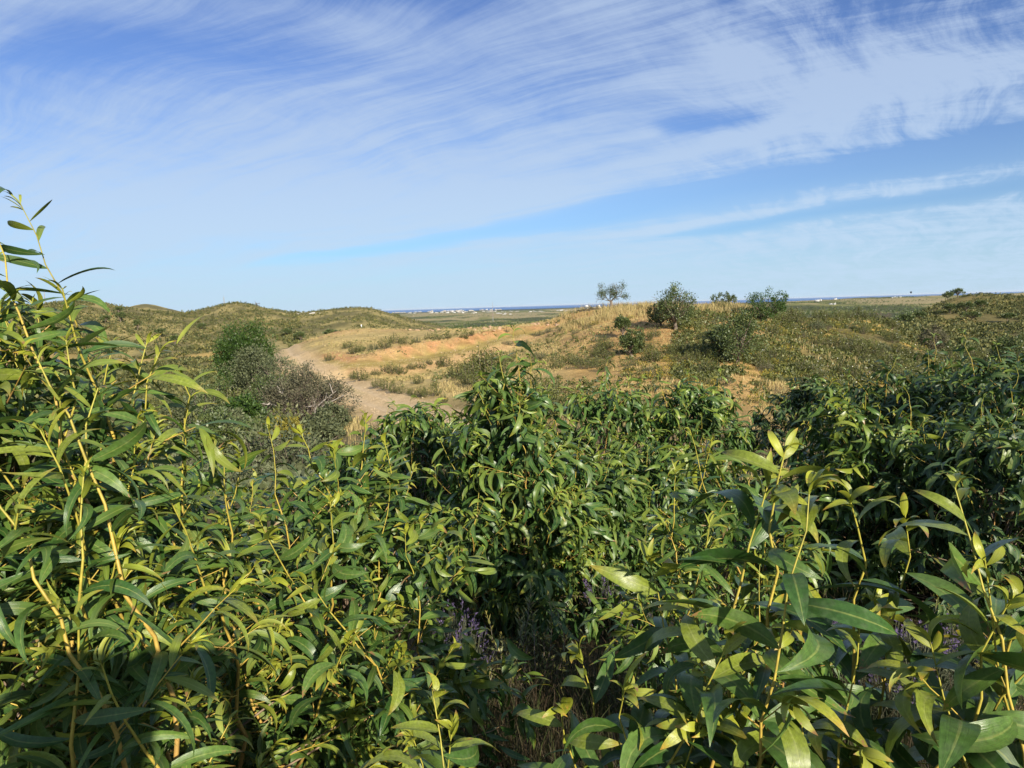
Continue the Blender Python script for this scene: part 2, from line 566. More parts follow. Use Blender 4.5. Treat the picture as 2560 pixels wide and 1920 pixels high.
NEAR = [(0.3, -1.74), (1.5, -1.78), (3, -1.92), (4.5, -2.2), (7, -2.6), (10, -3.0), (20, -4.2)]
FARL = [(700, -6), (1500, -18), (3000, -30), (6000, -36), (9300, -38.5), (9900, -43), (13000, -46)]
PLAIN = [(400, -13), (700, -18), (1100, -24.5), (1800, -28.5), (3400, -33.5), (5600, -36), (9300, -38.5), (9900, -43), (13000, -46)]
PLAT = [(200, -11), (450, -17), (700, -14), (1100, -8.5), (1500, -5.5), (1750, -6.5), (2600, -26), (5000, -36), (9300, -38.5), (9900, -43), (13000, -46)]
cols = {
    -150: NEAR + [(40, -6.5), (80, -7.5), (130, -8), (200, -5), (330, 6), (420, 9), (560, 4)] + FARL,
    0: NEAR + [(40, -6.5), (80, -7.8), (130, -8.5), (190, -5.5)] + D_py(0, [(330, 312), (400, 305.6)]) + [(520, 4)] + FARL,
    78: NEAR + [(40, -6.5), (80, -8), (130, -9), (180, -8)] + D_py(78, [(250, 317), (300, 302), (320, 302.2)]) + [(400, 3), (560, 8)] + FARL,
    117: NEAR + [(40, -6.5), (80, -8), (130, -9.2), (185, -8.8)] + D_py(117, [(250, 321), (310, 306)]) + [(400, 2), (600, 7.5)] + FARL,
    147: NEAR + [(40, -6.5), (80, -8), (130, -9.2), (185, -9)] + D_py(147, [(250, 326), (330, 310)]) + [(430, 1)] + D_py(147, [(560, 303.5), (600, 302.5), (650, 303)]) + FARL,
    190: NEAR + [(40, -6.4), (80, -8), (130, -9.2), (185, -9)] + D_py(190, [(240, 330), (320, 312)]) + [(420, -2)] + D_py(190, [(600, 312)]) + FARL,
    238: NEAR + [(40, -6.2), (80, -7.4), (130, -9), (180, -8.8)] + D_py(238, [(240, 323), (295, 306), (325, 302.6), (355, 303)]) + [(450, -6)] + FARL,
    270: NEAR + [(35, -5.7), (60, -5.8)] + D_py(270, [(100, 349)]) + [(130, -8), (180, -8.5)] + D_py(270, [(240, 326), (320, 308)]) + [(450, -8)] + FARL,
    295: NEAR + [(35, -5.5), (60, -5.6)] + D_py(295, [(85, 352), (100, 340)]) + [(130, -7), (180, -8)] + D_py(295, [(240, 326), (330, 313)]) + [(450, -9)] + FARL,
    330: NEAR + [(35, -5.3), (60, -5.4)] + D_py(330, [(75, 352), (84, 342), (104, 331)]) + [(130, -6), (180, -6.5)] + D_py(330, [(240, 319), (340, 308.5)]) + [(450, -8)] + FARL,
    368: NEAR + [(35, -5.2), (58, -5.3)] + D_py(368, [(75, 352), (82, 340), (105, 326.8)]) + [(130, -5.5), (170, -6)] + D_py(368, [(220, 321), (335, 306.8), (365, 306.8)]) + [(470, -8)] + FARL,
    411: NEAR + [(40, -5.2), (58, -5.3)] + D_py(411, [(75, 351), (82, 340), (105, 328)]) + [(130, -6), (190, -8)] + D_py(411, [(330, 319)]) + PLAIN,
    468: NEAR + [(40, -5.1), (58, -5.0)] + D_py(468, [(75, 347), (84, 337), (105, 327.2)]) + [(130, -6), (200, -10)] + PLAIN,
    533: NEAR + [(40, -5.0), (58, -4.7)] + D_py(533, [(72, 341), (84, 333), (100, 324)]) + [(130, -6), (200, -10)] + PLAIN,
    581: NEAR + [(36, -5.0), (54, -4.2)] + D_py(581, [(68, 332), (80, 321), (92, 313.8)]) + [(120, -5), (200, -11)] + PLAIN,
    611: NEAR + [(34, -5.0), (52, -4.1)] + D_py(611, [(66, 330), (76, 316), (86, 308.4)]) + [(115, -4), (200, -12)] + PLAIN,
    653: NEAR + [(34, -5.0), (52, -4.0)] + D_py(653, [(64, 328), (74, 314), (84, 309)]) + [(115, -4), (200, -12)] + PLAIN,
    700: NEAR + [(34, -5.0), (50, -4.2)] + D_py(700, [(62, 330), (71, 314), (80, 305.6)]) + [(110, -3), (200, -13)] + PLAIN,
    742: NEAR + [(34, -5.1), (50, -4.5)] + D_py(742, [(62, 333), (72, 316), (80, 304.4)]) + [(105, -3), (200, -13)] + PLAT[1:],
    783: NEAR + [(36, -5.4), (52, -5.0)] + D_py(783, [(64, 340), (76, 324), (84, 317)]) + [(120, -5)] + PLAT,
    830: NEAR + [(38, -5.7), (54, -5.5)] + D_py(830, [(70, 337), (82, 321), (92, 313)]) + [(130, -6)] + PLAT,
    880: NEAR + [(40, -5.9), (56, -5.9)] + D_py(880, [(74, 340), (86, 325), (98, 313)]) + [(140, -6)] + PLAT,
    915: NEAR + [(40, -6.0), (60, -6.2)] + D_py(915, [(100, 332), (150, 318), (200, 312)]) + PLAT[2:],
    946: NEAR + [(40, -6.0), (65, -6.4)] + D_py(946, [(120, 333), (160, 321), (210, 307), (245, 299)]) + [(320, -6)] + PLAT[2:],
    978: NEAR + [(40, -6.0), (65, -6.4)] + D_py(978, [(120, 335), (160, 321), (205, 305), (250, 292.6)]) + [(320, -5)] + PLAT[2:],
    1024: NEAR + [(40, -6.0), (65, -6.2)] + D_py(1024, [(120, 332), (160, 320), (205, 306), (260, 295.4)]) + [(330, -5)] + PLAT[2:],
    1180: NEAR + [(40, -5.8), (70, -6), (120, -6), (180, -2), (260, 1), (330, -4)] + PLAT[2:],
}
NL = 420
LD0, LD1 = math.log(0.3), math.log(13000.0)
LG = np.linspace(LD0, LD1, NL)
ck = sorted(cols)
caz = [azd(p) for p in ck]
tabs = []
for p in ck:
    pts = sorted(cols[p])
    tabs.append(np.interp(LG, [math.log(a) for a, _ in pts], [b for _, b in pts]))
back = np.interp(LG, [math.log(a) for a in (0.3, 3, 10, 40, 150, 500, 1500, 5000, 9300, 13000)],
                 [-1.74, -1.7, -1.5, -0.5, -4, 3, -10, -30, -38, -46])
caz = [-180, -110] + caz + [110, 180]
tabs = [back, back] + tabs + [back, back]
# resample to a regular azimuth table and soften it
AG = np.arange(-180, 180.01, 0.25)
TT = np.array([np.interp(AG, caz, [tb[k] for tb in tabs]) for k in range(NL)]).T


def gsm(a, sig, ax):
    k = np.arange(-int(3 * sig), int(3 * sig) + 1)
    w = np.exp(-0.5 * (k / sig) ** 2); w /= w.sum()
    return np.apply_along_axis(lambda v: np.convolve(np.pad(v, len(k) // 2, 'edge'), w, 'valid'), ax, a)


TT = gsm(gsm(TT, 2.6, 0), 1.6, 1)


def base_h(x, y):
    D = np.maximum(np.hypot(x, y), 0.301)
    a = np.degrees(np.arctan2(x, y))
    fa = np.clip((a + 180) / 0.25, 0, len(AG) - 1.001)
    fl = np.clip((np.log(D) - LD0) / (LD1 - LD0) * (NL - 1), 0, NL - 1.001)
    ia, il = fa.astype(int), fl.astype(int)
    ua, ul = fa - ia, fl - il
    z = (TT[ia, il] * (1 - ua) + TT[ia + 1, il] * ua) * (1 - ul) + (TT[ia, il + 1] * (1 - ua) + TT[ia + 1, il + 1] * ua) * ul
    return z + EYE


def marching(hf, px, py, d0=3.0, d1=9000.0):
    d = ray(px, py)
    D = np.exp(np.linspace(math.log(d0), math.log(d1), 1500))
    P = np.array([0, 0, EYE]) + D[:, None] * d[None]
    below = P[:, 2] < hf(P[:, 0], P[:, 1])
    k = int(np.argmax(below)) if below.any() else len(D) - 1
    return P[k]


Q = lambda L: [(x / 2.5, y / 2.5) for x, y in L]
ROAD_PX = Q([(655, 845), (689, 869), (713, 893), (762, 921), (815, 942), (868, 966), (925, 990), (985, 1010), (1060, 1035), (1130, 1062), (1200, 1092), (1300, 1130)])
GREEN_PX = Q([(770, 905), (843, 918), (965, 908), (1047, 893), (1128, 876), (1210, 861), (1300, 840), (1413, 812), (1490, 792)])
road = np.array([marching(base_h, *p)[:2] for p in ROAD_PX])
gtrack = np.array([marching(base_h, *p)[:2] for p in GREEN_PX])


def pdist(x, y, L):
    """distance to a polyline, signed side (+ = left of its direction)"""
    best = np.full(np.shape(x), 1e9); side = np.zeros(np.shape(x))
    for a, b in zip(L[:-1], L[1:]):
        e = b - a; ll = e @ e
        t = np.clip(((x - a[0]) * e[0] + (y - a[1]) * e[1]) / ll, 0, 1)
        dx, dy = x - a[0] - t * e[0], y - a[1] - t * e[1]
        d = np.hypot(dx, dy)
        s = np.sign(e[0] * (y - a[1]) - e[1] * (x - a[0]))
        u = d < best
        best = np.where(u, d, best); side = np.where(u, s, side)
    return best, side


def height(x, y):
    x = np.asarray(x, float); y = np.asarray(y, float)
    D = np.hypot(x, y)
    z = base_h(x, y)
    dr, _ = pdist(x, y, road)
    dg, sg = pdist(x, y, gtrack)
    rough = sst(2.0, 5.0, dr)
    z = z + (fbm(x, y, 3.0, 3, 1) - 0.5) * 0.30 * sst(2, 12, D) * (0.25 + 0.75 * rough)
    z = z + (fbm(x, y, 14.0, 4, 2) - 0.5) * 1.1 * sst(20, 70, D) * sst(2.0, 8.0, dr)
    z = z + (fbm(x, y, 70.0, 4, 3) - 0.5) * 3.0 * sst(110, 400, D) * (1 - 0.6 * sst(1500, 5000, D))
    z = z + (fbm(x, y, 300.0, 4, 4) - 0.5) * 16.0 * sst(450, 900, D) * (1 - sst(2500, 5000, D))
    # cut bank along the upper side of the grassy track, small drop below it
    ends = sst(3.0, 10.0, np.hypot(x - gtrack[0][0], y - gtrack[0][1])) * sst(3.0, 10.0, np.hypot(x - gtrack[-1][0], y - gtrack[-1][1]))
    up = np.where(sg > 0, 1.0, 0.0)
    z = z + ends * up * 0.9 * sst(1.4, 2.6, dg) * (1 - sst(4.0, 12.0, dg))
    z = z - ends * (1 - up) * 0.6 * sst(1.6, 3.2, dg) * (1 - sst(4.0, 10.0, dg))
    z = z - 0.12 * (1 - sst(1.8, 3.0, dr))
    z = z - 0.10 * np.exp(-((dr - 0.75) / 0.28) ** 2) + 0.05 * np.exp(-(dr / 0.35) ** 2) + 0.10 * np.exp(-((dr - 1.7) / 0.35) ** 2)
    return z


def hz(x, y):
    return float(height(np.array([x]), np.array([y]))[0])


def gp(px, py, d0=12.0, d1=9000.0):
    """ground point seen at a photo pixel"""
    return marching(height, px, py, d0, d1)


def mixv(a, b, f):
    return a * (1 - f[:, None]) + np.asarray(b)[None] * f[:, None]


pxa = np.array([azd(p) for p in range(-400, 1500, 20)])
pxp = np.arange(-400, 1500, 20)


def ground_colour(x, y):
    D = np.hypot(x, y)
    a = np.degrees(np.arctan2(x, y))
    px = np.interp(a, pxa, pxp)
    n1, n2, n3 = fbm(x, y, 6, 4, 5), fbm(x, y, 25, 4, 6), fbm(x, y, 2.2, 3, 7)
    n4 = fbm(x, y, 60, 4, 8)
    c = np.tile(np.array([[0.16, 0.13, 0.065]]), (len(x), 1))          # scrub litter
    c = mixv(c, (0.30, 0.22, 0.10), sst(0.45, 0.65, n1) * 0.6)
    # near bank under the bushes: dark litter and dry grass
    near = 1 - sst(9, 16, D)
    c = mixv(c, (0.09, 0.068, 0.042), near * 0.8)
    # golden slopes of the hill to the right
    hill = sst(470, 540, px) * (1 - sst(770, 830, px)) * sst(26, 34, D) * (1 - sst(110, 130, D))
    c = mixv(c, (0.48, 0.315, 0.125), hill * (0.55 + 0.45 * sst(0.35, 0.55, n2)))
    c = mixv(c, (0.56, 0.39, 0.10), hill * sst(0.48, 0.60, fbm(x, y, 9, 3, 11)) * sst(640, 700, px) * 0.85)
    c = mixv(c, (0.43, 0.25, 0.11), hill * sst(0.50, 0.62, fbm(x, y, 6, 3, 12)) * 0.8)
    # scrub covered slope at the right with golden patches
    rs = sst(760, 830, px) * sst(25, 34, D) * (1 - sst(120, 160, D))
    c = mixv(c, (0.150, 0.128, 0.054), rs)
    c = mixv(c, (0.53, 0.36, 0.10), rs * sst(0.56, 0.66, fbm(x, y, 8, 3, 13)) * 0.9)
    # mound and bare earth at the centre
    mo = sst(262, 285, px) * (1 - sst(520, 580, px)) * sst(34, 42, D) * (1 - sst(108, 122, D))
    c = mixv(c, (0.42, 0.32, 0.135), mo * 0.9)
    c = mixv(c, (0.47, 0.36, 0.16), mo * sst(0.45, 0.6, n1) * 0.8)
    c = mixv(c, (0.46, 0.285, 0.135), mo * sst(92, 102, D) * (0.5 + 0.5 * sst(0.4, 0.6, n3)))
    dr, _ = pdist(x, y, road)
    dg, sg = pdist(x, y, gtrack)
    bank = np.where(sg > 0, 1.0, 0.0) * sst(1.2, 1.8, dg) * (1 - sst(2.8, 4.4, dg))
    c = mixv(c, (0.50, 0.275, 0.13), bank * (0.45 + 0.55 * sst(0.35, 0.5, n3)))
    low = np.where(sg < 0, 1.0, 0.0) * sst(1.4, 2.0, dg) * (1 - sst(2.6, 3.6, dg))
    c = mixv(c, (0.50, 0.32, 0.17), low * 0.8)
    c = mixv(c, (0.33, 0.25, 0.075), (1 - sst(1.0, 1.7, dg)) * 0.75)
    c = mixv(c, (0.52, 0.375, 0.20), (1 - sst(1.6, 3.0, dr + (n3 - 0.5) * 1.8)))
    c = mixv(c, (0.40, 0.33, 0.15), np.exp(-(dr / 0.3) ** 2) * sst(0.4, 0.55, n3) * 0.6)
    c = mixv(c, (0.58, 0.44, 0.27), np.exp(-((dr - 0.75) / 0.3) ** 2) * 0.7)
    # left valley and hills: olive scrub with straw coloured gaps
    lv = (1 - sst(255, 275, px)) * sst(22, 40, D) + sst(120, 150, D) * (1 - sst(430, 470, px)) * (1 - (1 - sst(255, 275, px)) * sst(22, 40, D))
    lv = np.clip(lv, 0, 1) * (1 - sst(600, 900, D))
    c = mixv(c, (0.165, 0.148, 0.062), lv * 0.9)
    c = mixv(c, (0.46, 0.37, 0.15), lv * sst(0.46, 0.58, fbm(x, y, 12, 4, 14)) * 0.6)
    strip = np.exp(-((D - (172 + (n2 - 0.5) * 50)) / 9.0) ** 2) * (1 - sst(255, 275, px))
    c = mixv(c, (0.52, 0.36, 0.12), np.clip(strip * 1.2, 0, 1) * sst(0.3, 0.5, n1))
    # right hill
    rh = sst(890, 930, px) * sst(110, 150, D) * (1 - sst(300, 360, D))
    c = mixv(c, (0.150, 0.130, 0.050), rh * 0.9)
    c = mixv(c, (0.29, 0.225, 0.08), rh * sst(0.5, 0.62, fbm(x, y, 18, 4, 15)) * 0.7)
    # distant country: woods, green fields, pale ground
    far = sst(330, 520, D) * (1 - lv) * (1 - rh)
    fn = np.where(D < 2200, fbm(x, y / 4.5, 75, 4, 16), fbm(x, y / 6, 260, 4, 18))
    c = mixv(c, (0.085, 0.095, 0.045), far)
    c = mixv(c, (0.205, 0.205, 0.075), far * sst(0.43, 0.50, fn) * 0.9)
    c = mixv(c, (0.36, 0.29, 0.16), far * sst(0.54, 0.60, fn) * 0.85)
    c = mixv(c, (0.055, 0.065, 0.045), sst(6000, 8000, D) * (1 - sst(9000, 9500, D)))
    return np.clip(c, 0, 1)


def build_terrain():
    azf = np.arange(-46, 46.01, 0.14)
    az = np.concatenate([np.arange(-180, -46, 3.0), azf, np.arange(48, 180, 3.0)])
    r = [0.35]
    while r[-1] < 12800:
        r.append(r[-1] * (1.05 if r[-1] < 14 else 1.021 if r[-1] < 130 else 1.03))
    r = np.array(r)
    A, RR = np.meshgrid(np.radians(az), r)            # (nr, na)
    x, y = (RR * np.sin(A)).ravel(), (RR * np.cos(A)).ravel()
    z = height(x, y)
    na, nr = len(az), len(r)
    V = np.stack([x, y, z], 1)
    V = np.concatenate([V, [[0, 0, hz(0.01, 0.01)]]])
    i = np.arange(nr - 1)[:, None] * na; j = np.arange(na)[None]
    jn = (j + 1) % na
    F = np.stack([i + j, i + na + j, i + na + jn, i + jn], -1).reshape(-1, 4)
    j = np.arange(na)
    T = np.stack([np.full(na, len(V) - 1), j, (j + 1) % na], 1)
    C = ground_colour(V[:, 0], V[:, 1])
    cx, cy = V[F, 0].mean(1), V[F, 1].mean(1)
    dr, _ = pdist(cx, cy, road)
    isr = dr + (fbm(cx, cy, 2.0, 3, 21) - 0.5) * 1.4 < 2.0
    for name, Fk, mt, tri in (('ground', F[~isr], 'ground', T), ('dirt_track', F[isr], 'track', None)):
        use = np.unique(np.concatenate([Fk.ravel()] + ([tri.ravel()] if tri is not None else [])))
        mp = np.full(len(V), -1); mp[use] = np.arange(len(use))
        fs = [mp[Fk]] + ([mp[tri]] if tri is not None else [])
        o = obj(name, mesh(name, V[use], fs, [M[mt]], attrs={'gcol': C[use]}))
        tag(o, kind='structure')
    # sea
    az = np.radians(np.arange(-180, 180, 2.0)); r = np.array([9000, 11000, 16000, 30000, 70000, 160000.0])
    A, RR = np.meshgrid(az, r)
    V = np.stack([RR * np.sin(A), RR * np.cos(A), np.full(A.shape, EYE - 40.0)], -1).reshape(-1, 3)
    na, nr = len(az), len(r)
    i = np.arange(nr - 1)[:, None] * na; j = np.arange(na)[None]
    F = np.stack([i + j, i + na + j, i + na + (j + 1) % na, i + (j + 1) % na], -1).reshape(-1, 4)
    tag(obj('sea', mesh('sea', V, F, [M['sea']])), kind='structure')


build_terrain()

# ------------------------------------------------------------------ leaves
def leaf_proto(n, droop, falc, fold, wmax, peak, twist, seg_across=2):
    """unit leaf along +Y, normal +Z, bending to -Z; returns V, uv"""
    t = np.linspace(0, 1, n + 1)
    ang = droop * t ** 1.1
    ds = 1.0 / n
    yy = np.concatenate([[0], np.cumsum(np.cos((ang[1:] + ang[:-1]) / 2) * ds)])
    zz = -np.concatenate([[0], np.cumsum(np.sin((ang[1:] + ang[:-1]) / 2) * ds)])
    w = np.sin(PI * t ** peak) ** 0.85 * wmax / 2 + 0.006 * (1 - t)
    w[-1] = 0.001
    xx = falc * (t - t ** 2) * 4 * 0.25
    tw = twist * t
    rows = []
    for s in ((-1, 0, 1) if seg_across == 2 else (-1, 1)):
        lx = s * w * np.cos(fold) * np.cos(tw)
        up = abs(s) * w * np.sin(fold) + s * w * np.sin(tw)
        rows.append(np.stack([xx + lx, yy + up * np.sin(ang), zz + up * np.cos(ang)], 1))
    k = len(rows)
    V = np.stack(rows, 1).reshape(-1, 3)
    u = np.tile(np.linspace(0, 1, k), n + 1)
    uv = np.stack([u, np.repeat(t, k)], 1)
    i = np.arange(n)[:, None] * k; j = np.arange(k - 1)[None]
    F = np.stack([i + j, i + j + 1, i + k + j + 1, i + k + j], -1).reshape(-1, 4)
    return V, F, uv


def proto_set(seed, wide, n, count=8, across=2):
    r = np.random.default_rng(seed)
    out = []
    for k in range(count):
        out.append(leaf_proto(n, r.uniform(0.5, 2.1), r.uniform(-0.95, 0.95), r.uniform(0.05, 0.45),
                              wide * r.uniform(0.85, 1.2), r.uniform(0.72, 0.95), r.uniform(-0.7, 0.7), across))
    return out


def frames(axis, up_roll):
    """rotation matrices with +Y = axis, +Z near world up rolled by up_roll"""
    Y = unit(axis)
    up = np.tile(np.array([[0.0, 0, 1]]), (len(Y), 1))
    X = np.cross(Y, up); bad = np.linalg.norm(X, axis=1) < 0.05
    X[bad] = np.array([1.0, 0, 0]); X = unit(X)
    Z = np.cross(X, Y)
    c, s = np.cos(up_roll)[:, None], np.sin(up_roll)[:, None]
    X2, Z2 = X * c + Z * s, Z * c - X * s
    return np.stack([X2, Y, Z2], 2)               # columns


def joined_leaves(name, protos, pos, Rm, size, var, young, mats, seed=0):
    r = np.random.default_rng(seed)
    Vs, Fs, Us, Ti, Yo, n = [], [], [], [], [], 0
    for k, (V, F, uv) in enumerate(protos):
        s = np.where(var == k)[0]
        if not len(s):
            continue
        P = np.einsum('nij,vj->nvi', Rm[s], V) * size[s][:, None, None] + pos[s][:, None]
        Fk = F[None] + (np.arange(len(s)) * len(V))[:, None, None] + n
        Vs.append(P.reshape(-1, 3)); Fs.append(Fk.reshape(-1, F.shape[1]))
        Us.append(np.tile(uv, (len(s), 1)))
        Ti.append(np.repeat(r.random(len(s)), len(V))); Yo.append(np.repeat(young[s], len(V)))
        n += len(s) * len(V)
    return mesh(name, np.concatenate(Vs), np.concatenate(Fs), mats,
                attrs={'tint': np.concatenate(Ti), 'young': np.concatenate(Yo)}, uv=np.concatenate(Us))


class Wattle:
    """grows one wattle shrub: stems, side branches, leaves"""
    def __init__(s, seed, base, tips, leafL=0.14, gap=0.03, side_gap=0.075, side_len=0.42, bare=0.12, rad=0.011, lean=0.0, twig=True, pendant=0.0, full=0.25, inner=0.2):
        s.r = r = np.random.default_rng(seed)
        s.stems, s.branches = [], []             # (P, rad, age) ; (stem index, P, rad, age)
        s.pos, s.axis, s.roll, s.size, s.young = [], [], [], [], []
        s.leafL, s.gap, s.pendant, s.inner = leafL, gap, pendant, inner
        base = np.asarray(base, float)
        for si, tip in enumerate(tips):
            tip = np.asarray(tip, float)
            b = base + np.array([r.normal(0, 0.05), r.normal(0, 0.05), -0.05])
            L = np.linalg.norm(tip - b)
            n = max(8, int(L / 0.06))
            t = np.linspace(0, 1, n)
            d = tip - b
            bow = r.normal(0, 0.085, 3) * L; bow[2] = 0
            out = np.array([d[0], d[1], 0]) * 0.18
            P = b + d * t[:, None] + (bow + out)[None] * (np.sin(PI * t) * 0.8)[:, None]
            wob = np.cumsum(r.normal(0, 0.0105, (n, 3)), 0); wob -= wob[-1] * t[:, None]
            P = P + wob
            rd = rad * (0.13 + 0.87 * (1 - t) ** 0.9) * r.uniform(0.85, 1.15) * (0.55 + 0.45 * L / 2)
            s.stems.append((P, rd, np.clip((1 - t) * L / 1.5, 0, 1)))
            s.leaves(P, t, 0.72, gap * 1.0, topyoung=True)
            acc, k, ga = 0.0, 0, r.uniform(0, 6.28)
            seg = np.linalg.norm(np.diff(P, axis=0), axis=1)
            nxt = bare * L + r.uniform(0, side_gap)
            for q in range(n - 1):
                acc += seg[q]
                if acc < nxt or acc > L * 0.95:
                    continue
                nxt = acc + side_gap * r.uniform(0.7, 1.35)
                ga += 2.4 + r.normal(0, 0.35)
                f = acc / L
                T = unit(P[q + 1] - P[q])
                o = np.array([math.cos(ga), math.sin(ga), 0.0])
                o = unit(o - T * (o @ T))
                bl = side_len * (full + (1 - full) * (1 - f) ** 0.75) * r.uniform(0.6, 1.15) * min(1, L / 1.4)
                s.branch(si, P[q], unit(o * 0.85 + T * 0.6), bl, rd[q] * 0.5, twig, 0)
        s.pos, s.axis = np.array(s.pos), np.array(s.axis)
        s.roll, s.size, s.young = np.array(s.roll), np.array(s.size), np.array(s.young)

    def branch(s, si, p, d, L, rad, twig, depth):
        r = s.r
        n = max(4, int(L / 0.05))
        P = [p]; dd = d.copy()
        for k in range(n):
            dd = unit(dd + r.normal(0, 0.085, 3) + np.array([0, 0, 0.05 if k < n * 0.6 else -0.02]))
            P.append(P[-1] + dd * (L / n))
        P = np.array(P); t = np.linspace(0, 1, n + 1)
        rd = np.maximum(rad * (1 - 0.72 * t), 0.0009)
        s.branches.append((si, P, rd, np.clip(0.12 + (1 - t) * L / 0.9, 0, 0.75)))
        s.leaves(P, t, 0.08 if L < 0.25 else s.inner, s.gap, topyoung=True, side=True)
        if twig and depth == 0 and L > 0.22:
            for q in range(1, n):
                if r.random() < 0.30:
                    T = unit(P[q + 1] - P[q])
                    o = r.normal(0, 1, 3); o = unit(o - T * (o @ T))
                    s.branch(si, P[q], unit(o * 0.7 + T * 0.75 + np.array([0, 0, 0.2])), L * (1 - q / n) * r.uniform(0.4, 0.7) + 0.05, rd[q] * 0.6, False, 1)

    def leaves(s, P, t, start, gap, topyoung=False, side=False):
        r = s.r
        if topyoung:                                  # cluster of small unfolding leaves at the shoot tip
            T = unit(P[-1] - P[-2])
            for k in range(r.integers(3, 6)):
                s.pos.append(P[-1] - T * r.uniform(0, 0.02)); s.axis.append(unit(T + r.normal(0, 0.38, 3)))
                s.size.append(s.leafL * r.uniform(0.2, 0.42)); s.roll.append(r.normal(0, 1.0)); s.young.append(r.uniform(0.75, 1.0))
        seg = np.linalg.norm(np.diff(P, axis=0), axis=1)
        cum = np.concatenate([[0], np.cumsum(seg)]); L = cum[-1]
        x = L * (1 - start) if not side else L * start
        x = L * start if side else max(0.0, L - max(0.5, L * (1 - start)))
        k, ga = 0, r.uniform(0, 6.28)
        while x < L:
            q = min(np.searchsorted(cum, x) - 1, len(P) - 2); q = max(q, 0)
            f = (x - cum[q]) / max(seg[q], 1e-6)
            p = P[q] + (P[q + 1] - P[q]) * f
            T = unit(P[q + 1] - P[q])
            ga += 2.4 + r.normal(0, 0.3)
            a = r.normal(0, 1, 3)
            A = unit(np.cross(T, np.array([0.3, 0.2, 1.0]))); B = np.cross(T, A)
            o = A * math.cos(ga) + B * math.sin(ga)
            rem = L - x
            yg = float(np.clip(1 - rem / 0.11, 0, 1)) if topyoung else 0.0
            ln = s.leafL * r.uniform(0.72, 1.2) * (1 - 0.68 * yg ** 1.5)
            ax = o * (0.95 - 0.5 * yg) + T * (0.28 + 0.8 * yg) + np.array([0, 0, 0.10 * (1 - yg) - s.pendant]) + a * 0.15
            s.pos.append(p); s.axis.append(unit(ax)); s.size.append(ln)
            s.roll.append(r.normal(0, 0.65)); s.young.append(min(1.0, yg * r.uniform(0.7, 1.1) + max(0, r.normal(0, 0.06))))
            x += gap * r.uniform(0.7, 1.35) * (1 - 0.5 * yg)


    def sprays(s, base, H, rad, n, per=26, shape=1.0, low=0.08, pend=0.75, tw=0.16):
        """rounds the crown off with hanging sprays of leaves set on an uneven dome"""
        r = s.r
        po, ax, ro, si, yo = [], [], [], [], []
        sx, sy = r.uniform(0, 60), r.uniform(0, 60)
        for k in range(n):
            h = low + (1 - low) * r.random() ** 0.8
            a = r.uniform(0, 2 * PI)
            prof = (max(0.0, 1 - h ** (1.7 * shape + 0.6))) ** 0.62 * (0.72 + 0.28 * min(1, h / 0.25))
            lob = 0.66 + 0.62 * float(vnoise(np.array([math.cos(a) * 1.7 + sx + h * 2.4]), np.array([math.sin(a) * 1.7 + sy]))[0])
            q = rad * prof * lob * (1.0 if r.random() < 0.75 else r.uniform(0.5, 0.9))
            c = np.array([math.cos(a) * q, math.sin(a) * q, H * h * (0.90 + 0.16 * (lob - 0.66))])
            out = unit(np.array([math.cos(a), math.sin(a), 0.35 + 1.5 * max(0, h - 0.55)]))
            b0 = np.array([c[0] * 0.25, c[1] * 0.25, c[2] * 0.72])
            P = np.stack([b0, (b0 + c) / 2 + np.array([0, 0, 0.03]), c, c + out * tw]) + base
            s.branches.append((r.integers(len(s.stems)), P, np.array([0.0045, 0.0035, 0.002, 0.0008]), np.array([0.95, 0.9, 0.7, 0.2])))
            t = r.uniform(0.0, 1.0, per)
            f = r.uniform(-0.35, 1.0, per)
            pp = base + c + out * (tw * f)[:, None] + r.normal(0, 0.028, (per, 3))
            sd_ = unit(r.normal(0, 1, (per, 3)))
            axx = unit(sd_ * 0.85 + out * (0.45 + 0.3 * f[:, None]) + np.array([0, 0, -pend]) * (1.15 - f[:, None] * 0.6))
            po.append(pp); ax.append(axx); ro.append(r.normal(0, 0.7, per)); si.append(s.leafL * r.uniform(0.65, 1.2, per))
            yo.append(np.clip((f - 0.45) * 1.5, 0, 1) * r.random(per) * (0.35 + h))
        s.pos = np.concatenate([s.pos] + po); s.axis = np.concatenate([s.axis] + ax); s.roll = np.concatenate([s.roll] + ro)
        s.size = np.concatenate([s.size] + si); s.young = np.concatenate([s.young] + yo)


def tubes_mesh(name, items, mat, sides=5):
    mb = MB()
    for P, rd, age in items:
        V, F = tube(P, rd, sides)
        mb.add(V, F, age=np.repeat(age, sides))
    return mb.mesh(name, [mat])


PROTO_N = proto_set(11, 0.135, 8)          # long sickle leaves
PROTO_W = proto_set(12, 0.245, 7)           # broad leaves
PROTO_B = proto_set(13, 0.225, 8)          # right foreground: long and broad
PROTO_F = proto_set(14, 0.17, 5, 8, 2)    # farther bushes
LEAF_MESH = {}


def leaf_meshes(key, protos, mat):
    if key not in LEAF_MESH:
        LEAF_MESH[key] = [[mesh('leaf', V, F, [mat], attrs={'tint': np.zeros(len(V)), 'young': np.full(len(V), yv)}, uv=uv)
                           for yv in (0.0, 0.45, 0.9)] for V, F, uv in protos]
    return LEAF_MESH[key]


